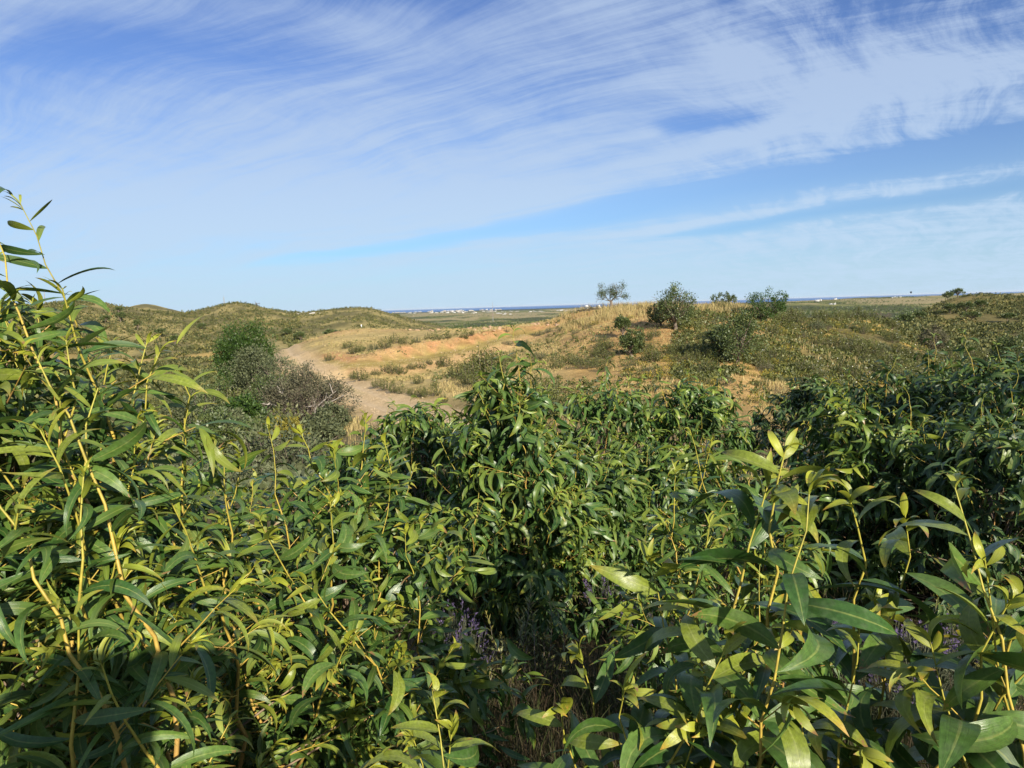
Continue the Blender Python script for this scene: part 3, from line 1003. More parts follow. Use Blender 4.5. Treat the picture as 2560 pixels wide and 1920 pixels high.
def wattle_bush(w, base, key, protos, mat, label, n_single, group='wattle bushes crowding the foreground bank', split_branches=True, seed=0, sides=5):
    base = np.asarray(base, float)
    root = empty('wattle_bush', base)
    tag(root, label, 'bush', group)
    off = base[None]
    stem_objs = []
    for k, (P, rd, age) in enumerate(w.stems):
        items = [(P - off, rd, age)]
        if not split_branches:
            items += [(bp - off, brd, ba) for si, bp, brd, ba in w.branches if si == k]
        stem_objs.append(obj('stem', tubes_mesh('stem', items, M['stem'], sides), root))
    if split_branches:
        for si, bp, brd, ba in w.branches:
            obj('branch', tubes_mesh('branch', [(bp - off, brd, ba)], M['stem'], 5), stem_objs[si])
    r = np.random.default_rng(seed + 99)
    var = r.integers(0, len(protos), len(w.pos))
    Rm = frames(w.axis, w.roll)
    px, py, dz = project(w.pos)
    inf = (px > -15) & (px < 1039) & (py > 0) & (py < 783) & (dz > 0.2)
    score = np.where(inf, w.size / np.maximum(dz, 0.2), 0)
    order = np.argsort(-score)
    single = order[:n_single]; single = single[score[single] > 0]
    rest = np.setdiff1d(np.arange(len(w.pos)), single)
    lm = leaf_meshes(key, protos, mat)
    for i in single:
        yv = w.young[i]
        me = lm[var[i]][0 if yv < 0.22 else 1 if yv < 0.65 else 2]
        o = bpy.data.objects.new('leaf', me)
        COL.objects.link(o)
        o.parent = root
        Mx = Matrix((Rm[i] * w.size[i]).tolist()).to_4x4()
        Mx.translation = Vector(w.pos[i] - base)
        o.matrix_local = Mx
    if len(rest):
        o = obj('foliage', joined_leaves('foliage', protos, w.pos[rest] - off, Rm[rest], w.size[rest], var[rest], w.young[rest], [mat], seed), root)
        tag(o, kind='stuff')
    return root


def tipsat(L):
    return [at(px, py, D) for px, py, D in L]


def gbase(px, D):
    d = ray(px, 400)
    x, y = d[0] * D, d[1] * D
    return np.array([x, y, hz(x, y)])


def near_bushes():
    # tall bush whose branch tips reach in at the left edge
    b = gbase(-190, 1.95)
    w = Wattle(108, b, tipsat([(-24, 172, 1.75), (20, 203, 1.8), (5, 296, 1.6), (-10, 335, 1.55), (20, 335, 1.7), (-25, 365, 1.5), (-30, 250, 1.7), (30, 380, 1.6), (-12, 262, 1.75), (-45, 232, 1.8), (-30, 292, 1.7), (0, 312, 1.75), (-60, 200, 1.9), (-70, 280, 1.8), (10, 352, 1.7),
                               (-20, 420, 1.6), (30, 300, 1.9)]),
               leafL=0.125, gap=0.030, side_gap=0.085, side_len=0.26, bare=0.35, rad=0.0065, full=0.35)
    w.sprays(at(-30, 395, 1.75) - np.array([0, 0, 0.55]), 0.72, 0.30, 46, per=20, pend=0.55)
    wattle_bush(w, b, 'N', PROTO_N, M['wattle'], 'tallest wattle bush, its branch tips reaching into the sky at the left edge', 200, seed=8)
    b = gbase(20, 1.75)
    w = Wattle(101, b, tipsat([(62, 288, 1.6), (34, 352, 1.4), (66, 340, 1.55), (114, 344, 1.65), (148, 338, 1.75), (160, 352, 1.7), (178, 372, 1.8), (98, 388, 1.45),
                               (190, 400, 1.75), (60, 400, 1.35), (-30, 400, 1.5), (40, 430, 1.3), (135, 440, 1.45), (212, 440, 1.85), (84, 470, 1.3), (20, 500, 1.2), (120, 540, 1.3),
                               (-20, 470, 1.3), (170, 500, 1.5), (60, 600, 1.2), (160, 600, 1.35), (100, 660, 1.15)]),
               leafL=0.120, gap=0.023, side_gap=0.075, side_len=0.40, bare=0.22, rad=0.0095, full=0.28)
    w.sprays(b, 1.45, 0.60, 90, per=22, pend=0.5)
    wattle_bush(w, b, 'N', PROTO_N, M['wattle'], 'wattle bush with long sickle leaves and many yellow shoots, filling the lower left corner', 300, seed=1)
    # broad-leaved bush right of it
    b = gbase(330, 2.35)
    w = Wattle(102, b, tipsat([(214, 438, 2.1), (240, 452, 2.0), (268, 428, 2.25), (300, 432, 2.3), (334, 448, 2.3), (366, 418, 2.5), (384, 440, 2.4),
                               (390, 482, 2.3), (405, 530, 2.2), (330, 500, 1.9), (260, 520, 1.8), (300, 580, 1.7), (372, 580, 1.9), (220, 520, 2.0), (350, 640, 1.6)]),
               leafL=0.108, gap=0.023, side_gap=0.075, side_len=0.42, bare=0.2, rad=0.009)
    w.sprays(b, 1.30, 0.48, 70, per=22, pend=0.45)
    wattle_bush(w, b, 'W', PROTO_W, M['wattle'], 'wattle bush with broad oval leaves, between the left edge bush and the centre bush', 300, seed=2)
    # behind and between those two
    b = gbase(165, 2.7)
    w = Wattle(107, b, tipsat([(150, 452, 2.5), (185, 470, 2.6), (215, 490, 2.7), (120, 470, 2.5), (250, 500, 2.7), (160, 520, 2.3), (200, 560, 2.3), (110, 560, 2.3),
                               (230, 600, 2.4), (140, 640, 2.2), (90, 500, 2.6)]),
               leafL=0.125, gap=0.027, side_gap=0.08, side_len=0.5, bare=0.2, rad=0.009, pendant=0.15)
    w.sprays(b, 1.26, 0.75, 90, per=22, pend=0.55)
    wattle_bush(w, b, 'N', PROTO_N, M['wattle'], 'wattle bush with hanging leaves, in the gap between left edge bush and broad-leaved bush', 250, seed=7)
    # low sprig at the bottom
    b = gbase(415, 1.02)
    w = Wattle(103, b, tipsat([(432, 688, 1.0), (412, 735, 0.98), (452, 728, 0.98), (380, 760, 1.0), (465, 770, 1.02), (420, 790, 0.95)]),
               leafL=0.105, gap=0.026, side_gap=0.07, side_len=0.22, bare=0.5, rad=0.007)
    wattle_bush(w, b, 'W', PROTO_W, M['wattle'], 'small bright green wattle shoot poking up at the bottom edge centre', 200, seed=3)
    # right foreground
    b = gbase(880, 1.15)
    w = Wattle(104, b, tipsat([(px, py, max(D, 0.97) + 0.05) for px, py, D in [(786, 448, 1.05), (810, 482, 1.0), (772, 470, 1.1), (850, 500, 1.1), (955, 488, 1.02), (905, 515, 1.1), (985, 560, 1.0),
                               (1010, 600, 0.9), (690, 600, 1.1), (650, 560, 1.2), (580, 655, 1.15), (560, 705, 1.05), (625, 690, 1.0), (730, 640, 0.95), (860, 620, 0.9),
                               (930, 640, 0.85), (800, 700, 0.8), (700, 720, 0.85), (1060, 620, 1.0), (1080, 540, 1.1)]]),
               leafL=0.140, gap=0.030, side_gap=0.085, side_len=0.34, bare=0.32, rad=0.008)
    wattle_bush(w, b, 'B', PROTO_B, M['wattle'], 'nearest wattle bush with the largest leaves, filling the lower right corner', 300, seed=4)
    # between right foreground and centre
    b = gbase(728, 2.75)
    w = Wattle(105, b, tipsat([(690, 430, 2.6), (712, 440, 2.65), (676, 470, 2.5), (745, 470, 2.7), (664, 520, 2.5), (775, 500, 2.7), (710, 520, 2.3), (675, 570, 2.5), (760, 560, 2.5)]),
               leafL=0.14, gap=0.028, side_gap=0.075, side_len=0.40, bare=0.18, rad=0.009, pendant=0.2)
    w.sprays(b, 1.22, 0.36, 50, per=22, pend=0.6)
    wattle_bush(w, b, 'N', PROTO_N, M['wattle'], 'wattle bush with drooping curved leaves, just behind the lower right corner bush', 300, seed=5)
    # centre bush
    b = gbase(510, 4.7)
    w = Wattle(106, b, tipsat([(514, 328, 4.6), (500, 352, 4.5), (530, 356, 4.6), (478, 392, 4.5), (548, 390, 4.7), (440, 440, 4.6), (580, 440, 4.7), (520, 400, 4.2),
                               (480, 470, 4.2), (560, 490, 4.3), (450, 520, 4.4), (590, 520, 4.6)]),
               leafL=0.19, gap=0.036, side_gap=0.08, side_len=0.56, bare=0.10, rad=0.010, pendant=0.5, full=0.34)
    w.sprays(b, 1.70, 0.64, 100, shape=0.35)
    wattle_bush(w, b, 'F', PROTO_F, M['wattle_far'], 'tall pointed wattle bush in the centre, its top in front of the dirt track', 300, seed=6, split_branches=False, sides=4)


near_bushes()

FAR_WATTLE = [
    # px of centre, distance, top py, width factor, label
    (416, 6.4, 396, 0.85, 'dense wattle bush just left behind the pointed centre bush'),
    (580, 5.4, 446, 0.75, 'lower wattle bush tucked right behind the pointed centre bush'),
    (604, 7.2, 376, 0.82, 'dark wattle bush right of the centre, below the small round oak on the golden slope'),
    (688, 8.0, 372, 0.9, 'dark wattle bush with a bushy top, second right of the centre bush'),
    (868, 6.2, 388, 0.8, 'sunlit wattle bush standing before the dark thicket at the right'),
    (812, 11.0, 372, 1.25, 'round dark wattle bush behind the sunlit one, at the foot of the yellow slope'),
    (928, 9.0, 352, 1.4, 'dark wattle bush in the right thicket, left one of its high tops'),
    (996, 8.0, 344, 1.4, 'biggest dark wattle bush of the right thicket, near the right edge'),
    (1055, 7.2, 345, 1.3, 'dark wattle bush cut off by the right edge of the thicket'),
    (1005, 5.6, 420, 1.0, 'lower wattle bush in shade in front of the right thicket'),
    (350, 7.6, 446, 0.8, 'small wattle bush half hidden behind the broad-leaved bush'),
    (945, 6.6, 412, 1.0, 'shaded wattle bush between the sunlit one and the right thicket'),
    (452, 7.6, 412, 0.7, 'wattle bush behind the pointed centre bush, hiding the near end of the dirt track'),
    (648, 6.0, 448, 0.75, 'low wattle bush filling the gap between the two dark ones right of the centre'),
]
for k, (px, D, py, wf, label) in enumerate(FAR_WATTLE):
    b = gbase(px, D)
    top = at(px, py, D)
    H = top[2] - b[2]
    r = np.random.default_rng(300 + k)
    tips = [top]
    R0 = 0.80 * wf
    for q in range(6):
        a = q * 2.4 + r.uniform(-0.3, 0.3); rr = R0 * r.uniform(0.3, 0.75)
        tips.append(b + np.array([rr * math.cos(a), rr * math.sin(a), H * (1.06 - 0.36 * (rr / R0) ** 2) * r.uniform(0.84, 1.08)]))
    w = Wattle(400 + k, b, tips, leafL=0.185, gap=0.036, side_gap=0.12, side_len=0.34 * wf, bare=0.35, rad=0.009, pendant=0.5, full=0.6, inner=0.3)
    w.sprays(b, H * 0.92, R0 * 1.05, int(105 * wf))
    wattle_bush(w, b, 'FF', PROTO_F, M['wattle'] if k == 4 else M['wattle_shaded'] if px > 780 else M['wattle_far'], label, 0, seed=500 + k, split_branches=False, sides=3)  # leaf colour carries the thicket's shade and the sunlit bush's brightness

# ------------------------------------------------------------------ scrub, trees
def qframes(r, n):
    v = unit(r.normal(0, 1, (n, 3)))
    return v


def leafquads(pos, axis, roll, L, Wd, young, tint, curl=0.12):
    """diamond leaves; returns V (4n,3), F (n,4), attrs"""
    n = len(pos)
    Rm = frames(axis, roll)
    P = np.array([[0, 0, 0], [0.5, 0.45, 0.06], [0, 1.0, -curl], [-0.5, 0.45, 0.06]])
    V = P[None] * np.stack([np.broadcast_to(Wd, n), np.broadcast_to(L, n), np.broadcast_to(L, n)], 1)[:, None]
    V = np.einsum('nij,nvj->nvi', Rm, V) + pos[:, None]
    F = np.arange(4 * n).reshape(n, 4)
    return V.reshape(-1, 3), F, np.repeat(tint, 4), np.repeat(young, 4)


def shoot_bush(seed, H=1.0, rad=0.5, shoots=46, per=15, leafL=0.085, leafW=0.034, mats=('rockrose',), flowers=0, youngtop=0.5, dome=0.6, name='rockrose_shrub'):
    """upright many-stemmed shrub: leafy shoots fanning from the root"""
    r = np.random.default_rng(seed)
    mb = MB(); pos, ax, yo, tips = [], [], [], []
    stems = MB()
    for k in range(shoots):
        a, q = r.uniform(0, 2 * PI), math.sqrt(r.random())
        tip = np.array([rad * q * math.cos(a), rad * q * math.sin(a), H * (1 - dome * q ** 2) * r.uniform(0.72, 1.08)])
        b = np.array([tip[0] * 0.25, tip[1] * 0.25, 0.0])
        t = np.linspace(0.22, 1, per)
        c = b + (tip - b) * t[:, None] + np.array([tip[0], tip[1], 0]) * (0.25 * np.sin(PI * t))[:, None]
        c += r.normal(0, 0.025 * H, c.shape)
        pos.append(c)
        d = unit(tip - b)
        ax.append(unit(d * 0.55 + r.normal(0, 0.55, (per, 3)) + np.array([0, 0, 0.15])))
        yo.append(np.clip((t - 0.7) / 0.3, 0, 1) * youngtop * r.random())
        tips.append(tip)
        if k % 3 == 0:
            V, F = tube(np.stack([b, (b + tip) / 2 + np.array([tip[0], tip[1], 0]) * .2, tip * 0.95 + b * 0.05]), [0.012 * H, 0.008 * H, 0.003], 3)
            stems.add(V, F, tint=0.5, young=0.0)
    pos, ax, yo = np.concatenate(pos), np.concatenate(ax), np.concatenate(yo)
    n = len(pos)
    V, F, ti, yy = leafquads(pos, ax, r.uniform(-1.2, 1.2, n), leafL * r.uniform(0.7, 1.3, n), leafW * r.uniform(0.8, 1.3, n), yo, r.random(n))
    SV = np.concatenate(stems.V); SF = np.concatenate(stems.Q)
    allV = [V, SV]; allF = [F, SF + len(V)]
    T, Y = [ti, np.full(len(SV), 0.3)], [yy, np.zeros(len(SV))]
    mi = [np.zeros(len(F)), np.full(len(SF), 1)]
    ml = [M[mats[0]], M['bark']]
    if flowers:
        tp = np.array(tips)[r.integers(0, len(tips), flowers)] + r.normal(0, 0.06, (flowers, 3))
        V2, F2, t2, y2 = leafquads(tp, unit(r.normal(0, 0.6, (flowers, 3)) + np.array([0.3, -0.5, 0.3])), r.uniform(-1, 1, flowers), np.full(flowers, 0.05), np.full(flowers, 0.05), np.zeros(flowers), r.random(flowers))
        o = sum(len(v) for v in allV)
        allV.append(V2); allF.append(F2 + o); T.append(t2); Y.append(y2); mi.append(np.full(len(F2), 2)); ml.append(M['white_flower'])
    return mesh(name, np.concatenate(allV), np.concatenate(allF), ml, np.concatenate(mi), {'tint': np.concatenate(T), 'young': np.concatenate(Y)}, shade=False)


def crown_points(r, clumps, per, rx, rz, cz, jit, hollow=0.55, low=-0.35):
    """leaf positions in clumps spread over an uneven dome"""
    d = unit(r.normal(0, 1, (clumps, 3)))
    d[:, 2] = np.where(d[:, 2] < low, -d[:, 2], d[:, 2])
    q = hollow + (1 - hollow) * np.sqrt(r.random(clumps))
    lob = 0.62 + 0.66 * vnoise(d[:, 0] * 2.2 + 9 + r.uniform(0, 50), d[:, 1] * 2.2 + d[:, 2] * 1.7 + r.uniform(0, 50))
    c = d * (q * lob)[:, None] * np.array([rx, rx, rz]) + np.array([0, 0, cz])
    cs = jit * r.uniform(0.45, 1.5, clumps)
    off = unit(r.normal(0, 1, (clumps, per, 3))) * (r.random((clumps, per, 1)) ** 0.5)
    P = c[:, None] + off * cs[:, None, None]
    out = unit(P - np.array([0, 0, cz * 0.6]))
    ax = unit(out * 0.6 + off * 0.7 + r.normal(0, 0.45, P.shape))
    return c, P.reshape(-1, 3), ax.reshape(-1, 3)


def oak_parts(seed, width, height, mat, clumps=70, per=58, leaf=0.145, trunk_h=0.25, jit=0.36, bare=0, mesh_names=('trunk', 'crown')):
    r = np.random.default_rng(seed)
    rx = width / 2 * 0.9
    ch = height * (1 - trunk_h)
    rz, cz = ch / 2 * 1.0, height - ch / 2
    c, P, ax = crown_points(r, clumps, per, rx, rz, cz, jit * min(width, height) / 3.0, low=-0.95 if trunk_h < 0.13 else -0.35, hollow=0.38)
    n = len(P)
    V, F, ti, yo = leafquads(P, ax, r.uniform(-1.3, 1.3, n), leaf * r.uniform(0.7, 1.3, n), leaf * 0.6 * r.uniform(0.8, 1.2, n), np.clip(r.normal(0.05, 0.2, n), 0, 0.7), r.random(n))
    crown = mesh(mesh_names[1], V, F, [mat], attrs={'tint': ti, 'young': yo}, shade=False)
    mb = MB()
    tr = 0.035 * height + 0.03
    fork = np.array([r.normal(0, 0.08), r.normal(0, 0.08), height * (trunk_h * 0.8 + 0.08)])
    V, F = tube(np.array([[0, 0, -0.2], fork * np.array([0.5, 0.5, 0.5]), fork]), [tr * 1.3, tr, tr * 0.85], 7)
    mb.add(V, F)
    for k in r.permutation(clumps)[:22]:
        mid = fork + (c[k] - fork) * 0.55 + r.normal(0, 0.08 * height / 3, 3)
        V, F = tube(np.stack([fork, mid, c[k]]), [tr * 0.5, tr * 0.3, tr * 0.08], 4)
        mb.add(V, F)
    for k in range(bare):
        d = unit(np.array([r.normal(0, 1), r.normal(0, 1), r.uniform(0.0, 1.2)]))
        tip = np.array([0, 0, cz]) + d * np.array([rx, rx, rz]) * r.uniform(1.05, 1.3)
        mid = fork + (tip - fork) * 0.6 + r.normal(0, 0.1, 3)
        V, F = tube(np.stack([fork, mid, tip]), [tr * 0.35, tr * 0.2, 0.008], 4)
        mb.add(V, F)
        for q in range(4):
            b = mid + (tip - mid) * r.uniform(0.1, 0.9)
            V, F = tube(np.stack([b, b + unit(d + r.normal(0, 0.7, 3)) * r.uniform(0.2, 0.5)]), [0.014, 0.006], 3)
            mb.add(V, F)
    return mb.mesh(mesh_names[0], [M['bark']]), crown


def put_tree(name, label, cat, loc, parts, group=None, rz=0.0, sc=None):
    root = empty(name, loc, rz)
    if sc is not None:
        root.scale = (sc, sc, sc)
    tag(root, label, cat, group)
    for pn, me in parts:
        obj(pn, me, root)
    return root


def oak_at(px, py, w_px, h_px, label, mat='oak', seed=0, name='evergreen_oak', cat='tree', group='evergreen oaks on the hill', d0=12.0, D=None, **kw):
    if D is None:
        p = gp(px, py, d0)
    else:
        d = ray(px, py); p = np.array([d[0] * D, d[1] * D, hz(d[0] * D, d[1] * D)])
    dist = math.hypot(p[0], p[1])
    Wm, Hm = w_px / F_PX * dist, h_px / F_PX * dist
    tr, cr = oak_parts(seed, Wm, Hm, M[mat], **kw)
    for f_ in (0.0, 0.06, 0.12):
        placed.append((p[0] * (1 - f_), p[1] * (1 - f_), Wm * 0.4))
    return put_tree(name, label, cat, p, [('trunk', tr), ('crown', cr)], group, rz=0.0)


placed = []


def hill_trees():
    oak_at(676, 330, 42, 42, 'large grey-green evergreen oak with bare twigs on top, on the hill crest', seed=21, bare=7, clumps=80, trunk_h=0.12)
    oak_at(623, 339, 21, 21, 'small upright evergreen oak below the lone tree on the golden slope', seed=22, clumps=46, trunk_h=0.2)
    oak_at(766, 323, 44, 30, 'bright round evergreen oak at the right end of the hill crest', mat='bright', seed=23, clumps=80, trunk_h=0.08)
    oak_at(723, 304.2, 27, 16, 'flat-topped evergreen oak peeping over the hill crest', seed=24, clumps=40, trunk_h=0.1, D=86)
    oak_at(737, 364, 54, 48, 'broad olive coloured oak scrub on the slope below the hill crest', seed=25, clumps=90, trunk_h=0.05, jit=0.4)
    oak_at(716, 356, 26, 26, 'low dark oak scrub touching the broad one on its left', seed=26, clumps=46, trunk_h=0.05)
    oak_at(632, 356, 25, 28, 'small round oak standing alone amid the golden grass', seed=27, clumps=46, trunk_h=0.12)
    oak_at(661, 326, 26, 22, 'dark shaded oak scrub left of the large crest oak', seed=28, clumps=46, trunk_h=0.05)
    oak_at(246, 362, 66, 68, 'bright green domed tree left of the dirt track', mat='bright', seed=31, clumps=280, per=56, leaf=0.17, trunk_h=0.10, jit=0.30, D=62, group='trees left of the dirt track')
    oak_at(252, 372, 50, 56, 'grey-green oak bush in front of the bright green domed tree', mat='greygreen', seed=32, clumps=180, per=50, leaf=0.14, trunk_h=0.04, D=54, group='trees left of the dirt track')
    oak_at(243, 432, 46, 46, 'rounded green bush left of the grey twiggy bush', mat='bright', seed=33, clumps=130, per=50, trunk_h=0.05, D=33, group='trees left of the dirt track')
    oak_at(232, 446, 46, 38, 'grey-green bush below the rounded green bush at the left', mat='greygreen', seed=34, clumps=80, trunk_h=0.05, D=28, group='trees left of the dirt track')
    oak_at(291, 455, 38, 34, 'yellowish green bush in front of the grey twiggy bush', mat='yellow', seed=35, clumps=70, trunk_h=0.05, D=24, group='trees left of the dirt track', leaf=0.1)
    for k_, (px_, D_, w_, h_, mt_, lb_) in enumerate([
            (205, 40, 44, 52, 'oak', 'olive green rounded bush in the scrub left of the two domed trees'), (280, 48, 36, 40, 'greygreen', 'grey-green rounded bush between the domed tree and the dirt track'),
            (186, 30, 48, 50, 'greygreen', 'wide grey-green bush at the left of the rounded green bush'), (268, 40, 34, 36, 'oak', 'olive bush just above the grey twiggy bush'),
            (330, 30, 30, 24, 'greygreen', 'low grey-green bush right of the grey twiggy bush at its foot'), (262, 26, 44, 36, 'oak', 'dark green bush below the grey twiggy bush on its left'),
            (318, 25, 36, 26, 'greygreen', 'low grey-green bush in front of the grey twiggy bush'), (212, 24, 52, 46, 'oak', 'dark olive bush behind the left shoots below the grey-green bush')]):
        oak_at(px_, 400, w_ * 1.2, h_ * 1.15, lb_, mat=mt_, seed=130 + k_, clumps=90, per=40, trunk_h=0.05, D=D_, group='rounded bushes left of the dirt track', leaf=0.11)
    oak_at(1012, 357, 38, 32, 'dark oak at the right edge beyond the wattle thicket', seed=36, clumps=90, trunk_h=0.1, D=66)
    oak_at(934, 343, 27, 24, 'grey-brown twiggy bush in the dip before the right hill', mat='deadleaf', seed=37, clumps=60, trunk_h=0.08, D=88, bare=8, leaf=0.15)
    oak_at(960, 343, 25, 16, 'green rounded bush right of the grey-brown twiggy bush', mat='oak', seed=38, clumps=50, trunk_h=0.06, D=84)
    for k, (px, py, w, h, D, lb) in enumerate([
            (948, 299, 9, 7, 244, 'dark oak on the right hill, left one of the pair near its top'), (958, 297, 11, 8, 246, 'dark oak on the right hill, right one of the pair near its top'),
            (950, 312, 14, 8, 195, 'dark oak on the left flank of the right hill'), (966, 313, 16, 9, 190, 'wide dark oak halfway up the right hill'),
            (980, 309, 10, 6, 205, 'small dark oak right of the wide one on the right hill'), (972, 318, 18, 8, 172, 'low dark oak near the foot of the right hill'),
            (905, 316, 14, 9, 140, 'dark oak at the left foot of the right hill'), (920, 311, 12, 7, 170, 'dark oak just above the left foot of the right hill'),
            (1008, 318, 12, 7, 170, 'dark oak on the right flank of the right hill')]):
        oak_at(px, py, w, h, lb, seed=50 + k, clumps=36, per=22, leaf=0.34, D=D, group='dark oaks on the right hill')
    for k, (px, py, w, h, D, lb) in enumerate([
            (119, 318, 8, 6, 270, 'small dark tree near the top of the far left hill'), (106, 330, 9, 7, 240, 'dark bush on the middle of the far left hill'),
            (138, 334, 7, 9, 235, 'upright dark tree on the slope of the far left hill'), (160, 336, 12, 8, 225, 'broad dark tree in the fold between the left hills'),
            (121, 326, 10, 8, 250, 'wide dark tree below the top of the far left hill'), (175, 343, 8, 9, 205, 'upright dark tree above the yellow strip at the left'),
            (202, 330, 7, 6, 240, 'small dark tree on the middle hill left of its top'), (300, 329, 14, 8, 190, 'dark bush at the foot of the third hill behind the mound'),
            (286, 326, 12, 7, 205, 'dark bush between the middle hill and the mound'), (330, 325, 18, 9, 175, 'long dark bush right behind the mound'),
            (375, 324, 14, 8, 165, 'dark bush behind the white post on the mound'), (395, 326, 12, 7, 160, 'dark bush behind the right end of the mound')]):
        oak_at(px, py, w, h, lb, seed=80 + k, clumps=36, per=22, leaf=0.34, D=D, group='dark trees on the left hills')
    # lone half-bare tree on the skyline
    p = gp(611, 310.0)
    r = np.random.default_rng(5)
    tb, br = MB(), []
    pos, ax = [], []

    def limb(p0, d, L, rad, depth, leafy):
        P = [p0]; dd = d.copy()
        for k in range(5):
            dd = unit(dd + r.normal(0, 0.22, 3) + np.array([0, 0, 0.05]))
            P.append(P[-1] + dd * L / 5)
        P = np.array(P)
        V, F = tube(P, np.linspace(rad, rad * 0.4, 6), 5 if depth < 2 else 3)
        tb.add(V, F)
        if depth >= 2 and leafy:
            for k in range(13):
                pos.append(P[r.integers(2, 6)] + r.normal(0, 0.17, 3)); ax.append(unit(r.normal(0, 1, 3)))
        if depth < 3:
            for k in range(4 if depth else 3):
                q = P[r.integers(2, 6)]
                limb(q, unit(dd * 0.7 + r.normal(0, 0.65, 3) + np.array([0, 0, 0.12])), L * r.uniform(0.55, 0.8), rad * 0.5, depth + 1, leafy and r.random() < 0.95)
    V, F = tube(np.array([[0, 0, -0.2], [0.04, 0, 0.45], [0.0, 0, 0.95]]), [0.19, 0.14, 0.12], 7)
    tb.add(V, F)
    f = np.array([0, 0, 0.9])
    limb(f, unit(np.array([-0.85, 0.1, 0.75])), 1.0, 0.07, 0, True)
    limb(f, unit(np.array([0.55, -0.2, 0.8])), 1.15, 0.08, 0, True)
    limb(f, unit(np.array([-0.1, 0.3, 0.9])), 1.0, 0.07, 0, True)
    limb(f, unit(np.array([1.0, 0.1, 0.35])), 1.25, 0.065, 0, False)
    limb(f, unit(np.array([-1.0, -0.1, 0.30])), 1.05, 0.05, 0, False)
    pos, ax = np.array(pos), np.array(ax); n = len(pos)
    V, F, ti, yo = leafquads(pos, ax, r.uniform(-1, 1, n), 0.12 * r.uniform(0.7, 1.3, n), 0.07 * r.uniform(0.8, 1.2, n), np.zeros(n), r.random(n))
    put_tree('lone_tree', 'lone half-bare little tree standing against the sky on the hill crest', 'tree', p,
             [('trunk', tb.mesh('trunk', [M['bark']])), ('crown', mesh('crown', V, F, [M['oak']], attrs={'tint': ti, 'young': yo}, shade=False))], sc=1.08)

    def bare_tree(px, D, py, h_px, label, seed, name='bare_tree', dens=4, sc=1.0, cat='tree'):
        rr = np.random.default_rng(seed)
        tb2 = MB()
        d = ray(px, py); q0 = np.array([d[0] * D, d[1] * D, hz(d[0] * D, d[1] * D)])
        H = h_px / F_PX * D

        def lm(p0, d, L, rad, depth):
            P = [p0]; dd = d.copy()
            for k in range(4):
                dd = unit(dd + rr.normal(0, 0.2, 3)); P.append(P[-1] + dd * L / 4)
            P = np.array(P)
            V, F = tube(P, np.linspace(rad, rad * 0.4, 5), 3 if depth else 5)
            tb2.add(V, F)
            if depth < 3:
                for k in range(dens):
                    lm(P[rr.integers(2, 5)], unit(dd * 0.8 + rr.normal(0, 0.55, 3)), L * rr.uniform(0.5, 0.75), max(rad * 0.55, 0.012 * D / 80), depth + 1)
        for k in range(4):
            a = k * 1.6 + rr.uniform(0, 1)
            lm(np.array([0, 0, H * 0.05]), unit(np.array([math.cos(a) * 0.5, math.sin(a) * 0.5, 1.0])), H * 0.45, H * 0.022, 0)
        V, F = tube(np.array([[0, 0, -0.2], [0, 0, H * 0.12]]), [H * 0.05, H * 0.04], 6); tb2.add(V, F)
        put_tree(name, label, cat, q0, [('trunk', tb2.mesh('trunk', [M['bark']]))])
    bare_tree(877, 118, 313, 19, 'bare leafless tree rising behind the scrubby slope at the right', 61)
    bare_tree(660.5 - 0.5, 88, 309.5, 7, 'tiny bare shrub on the hill crest right of the lone tree', 62, dens=3)
    bare_tree(258, 322, 307, 5, 'tiny bare shrub on the skyline of the middle left hill', 63, dens=3)

    # grey twiggy bush with bleached limbs beside the track
    D = 34.0
    d = ray(308, 425); q0 = np.array([d[0] * D, d[1] * D, hz(d[0] * D, d[1] * D)])
    rr = np.random.default_rng(77)
    Wm, Hm = 96 / F_PX * D, 60 / F_PX * D
    c, P, axx = crown_points(rr, 210, 44, Wm / 2, Hm * 0.50, Hm * 0.45, 0.30, 0.5)
    n = len(P)
    V, F, ti, yo = leafquads(P, axx, rr.uniform(-1.3, 1.3, n), 0.105 * rr.uniform(0.7, 1.4, n), 0.052 * rr.uniform(0.8, 1.2, n), np.zeros(n), rr.random(n))
    cm = mesh('crown', V, F, [M['deadleaf']], attrs={'tint': ti, 'young': yo}, shade=False)
    tw = MB()
    for k in range(190):
        b0 = c[k] * np.array([0.45, 0.45, 0.35]); 
        V, F = tube(np.stack([b0, (b0 + c[k]) / 2 + rr.normal(0, 0.12, 3), c[k] + rr.normal(0, 0.06, 3)]), [0.022, 0.014, 0.005], 3); tw.add(V, F)
        for q in range(3):
            s0 = b0 + (c[k] - b0) * rr.uniform(0.4, 1)
            V, F = tube(np.stack([s0, s0 + unit(c[k] - b0 + rr.normal(0, 0.6, 3)) * rr.uniform(0.15, 0.5)]), [0.010, 0.003], 3); tw.add(V, F)
    lb = MB()
    for k, (x0, x1) in enumerate([(0.25, 0.95), (0.1, 0.4), (-0.3, -0.6), (0.45, 1.15), (-0.5, -1.1)]):
        y0 = -0.75
        p0 = np.array([x0, y0 * 0.3, 0.1]); p1 = np.array([(x0 + x1) / 2, y0 * 0.9, Hm * 0.4]); p2 = np.array([x1 * 1.7, y0 * 1.2, Hm * rr.uniform(0.45, 0.85)])
        V, F = tube(np.stack([p0, p1, (p1 + p2) / 2 + rr.normal(0, 0.06, 3), p2]), [0.06, 0.045, 0.03, 0.012], 6); lb.add(V, F)
        for q in range(3):
            s0 = p1 + (p2 - p1) * rr.uniform(0, 0.9)
            V, F = tube(np.stack([s0, s0 + unit(rr.normal(0, 0.6, 3) + np.array([0.2, -0.2, 0.6])) * rr.uniform(0.3, 0.6)]), [0.03, 0.01], 5); lb.add(V, F)
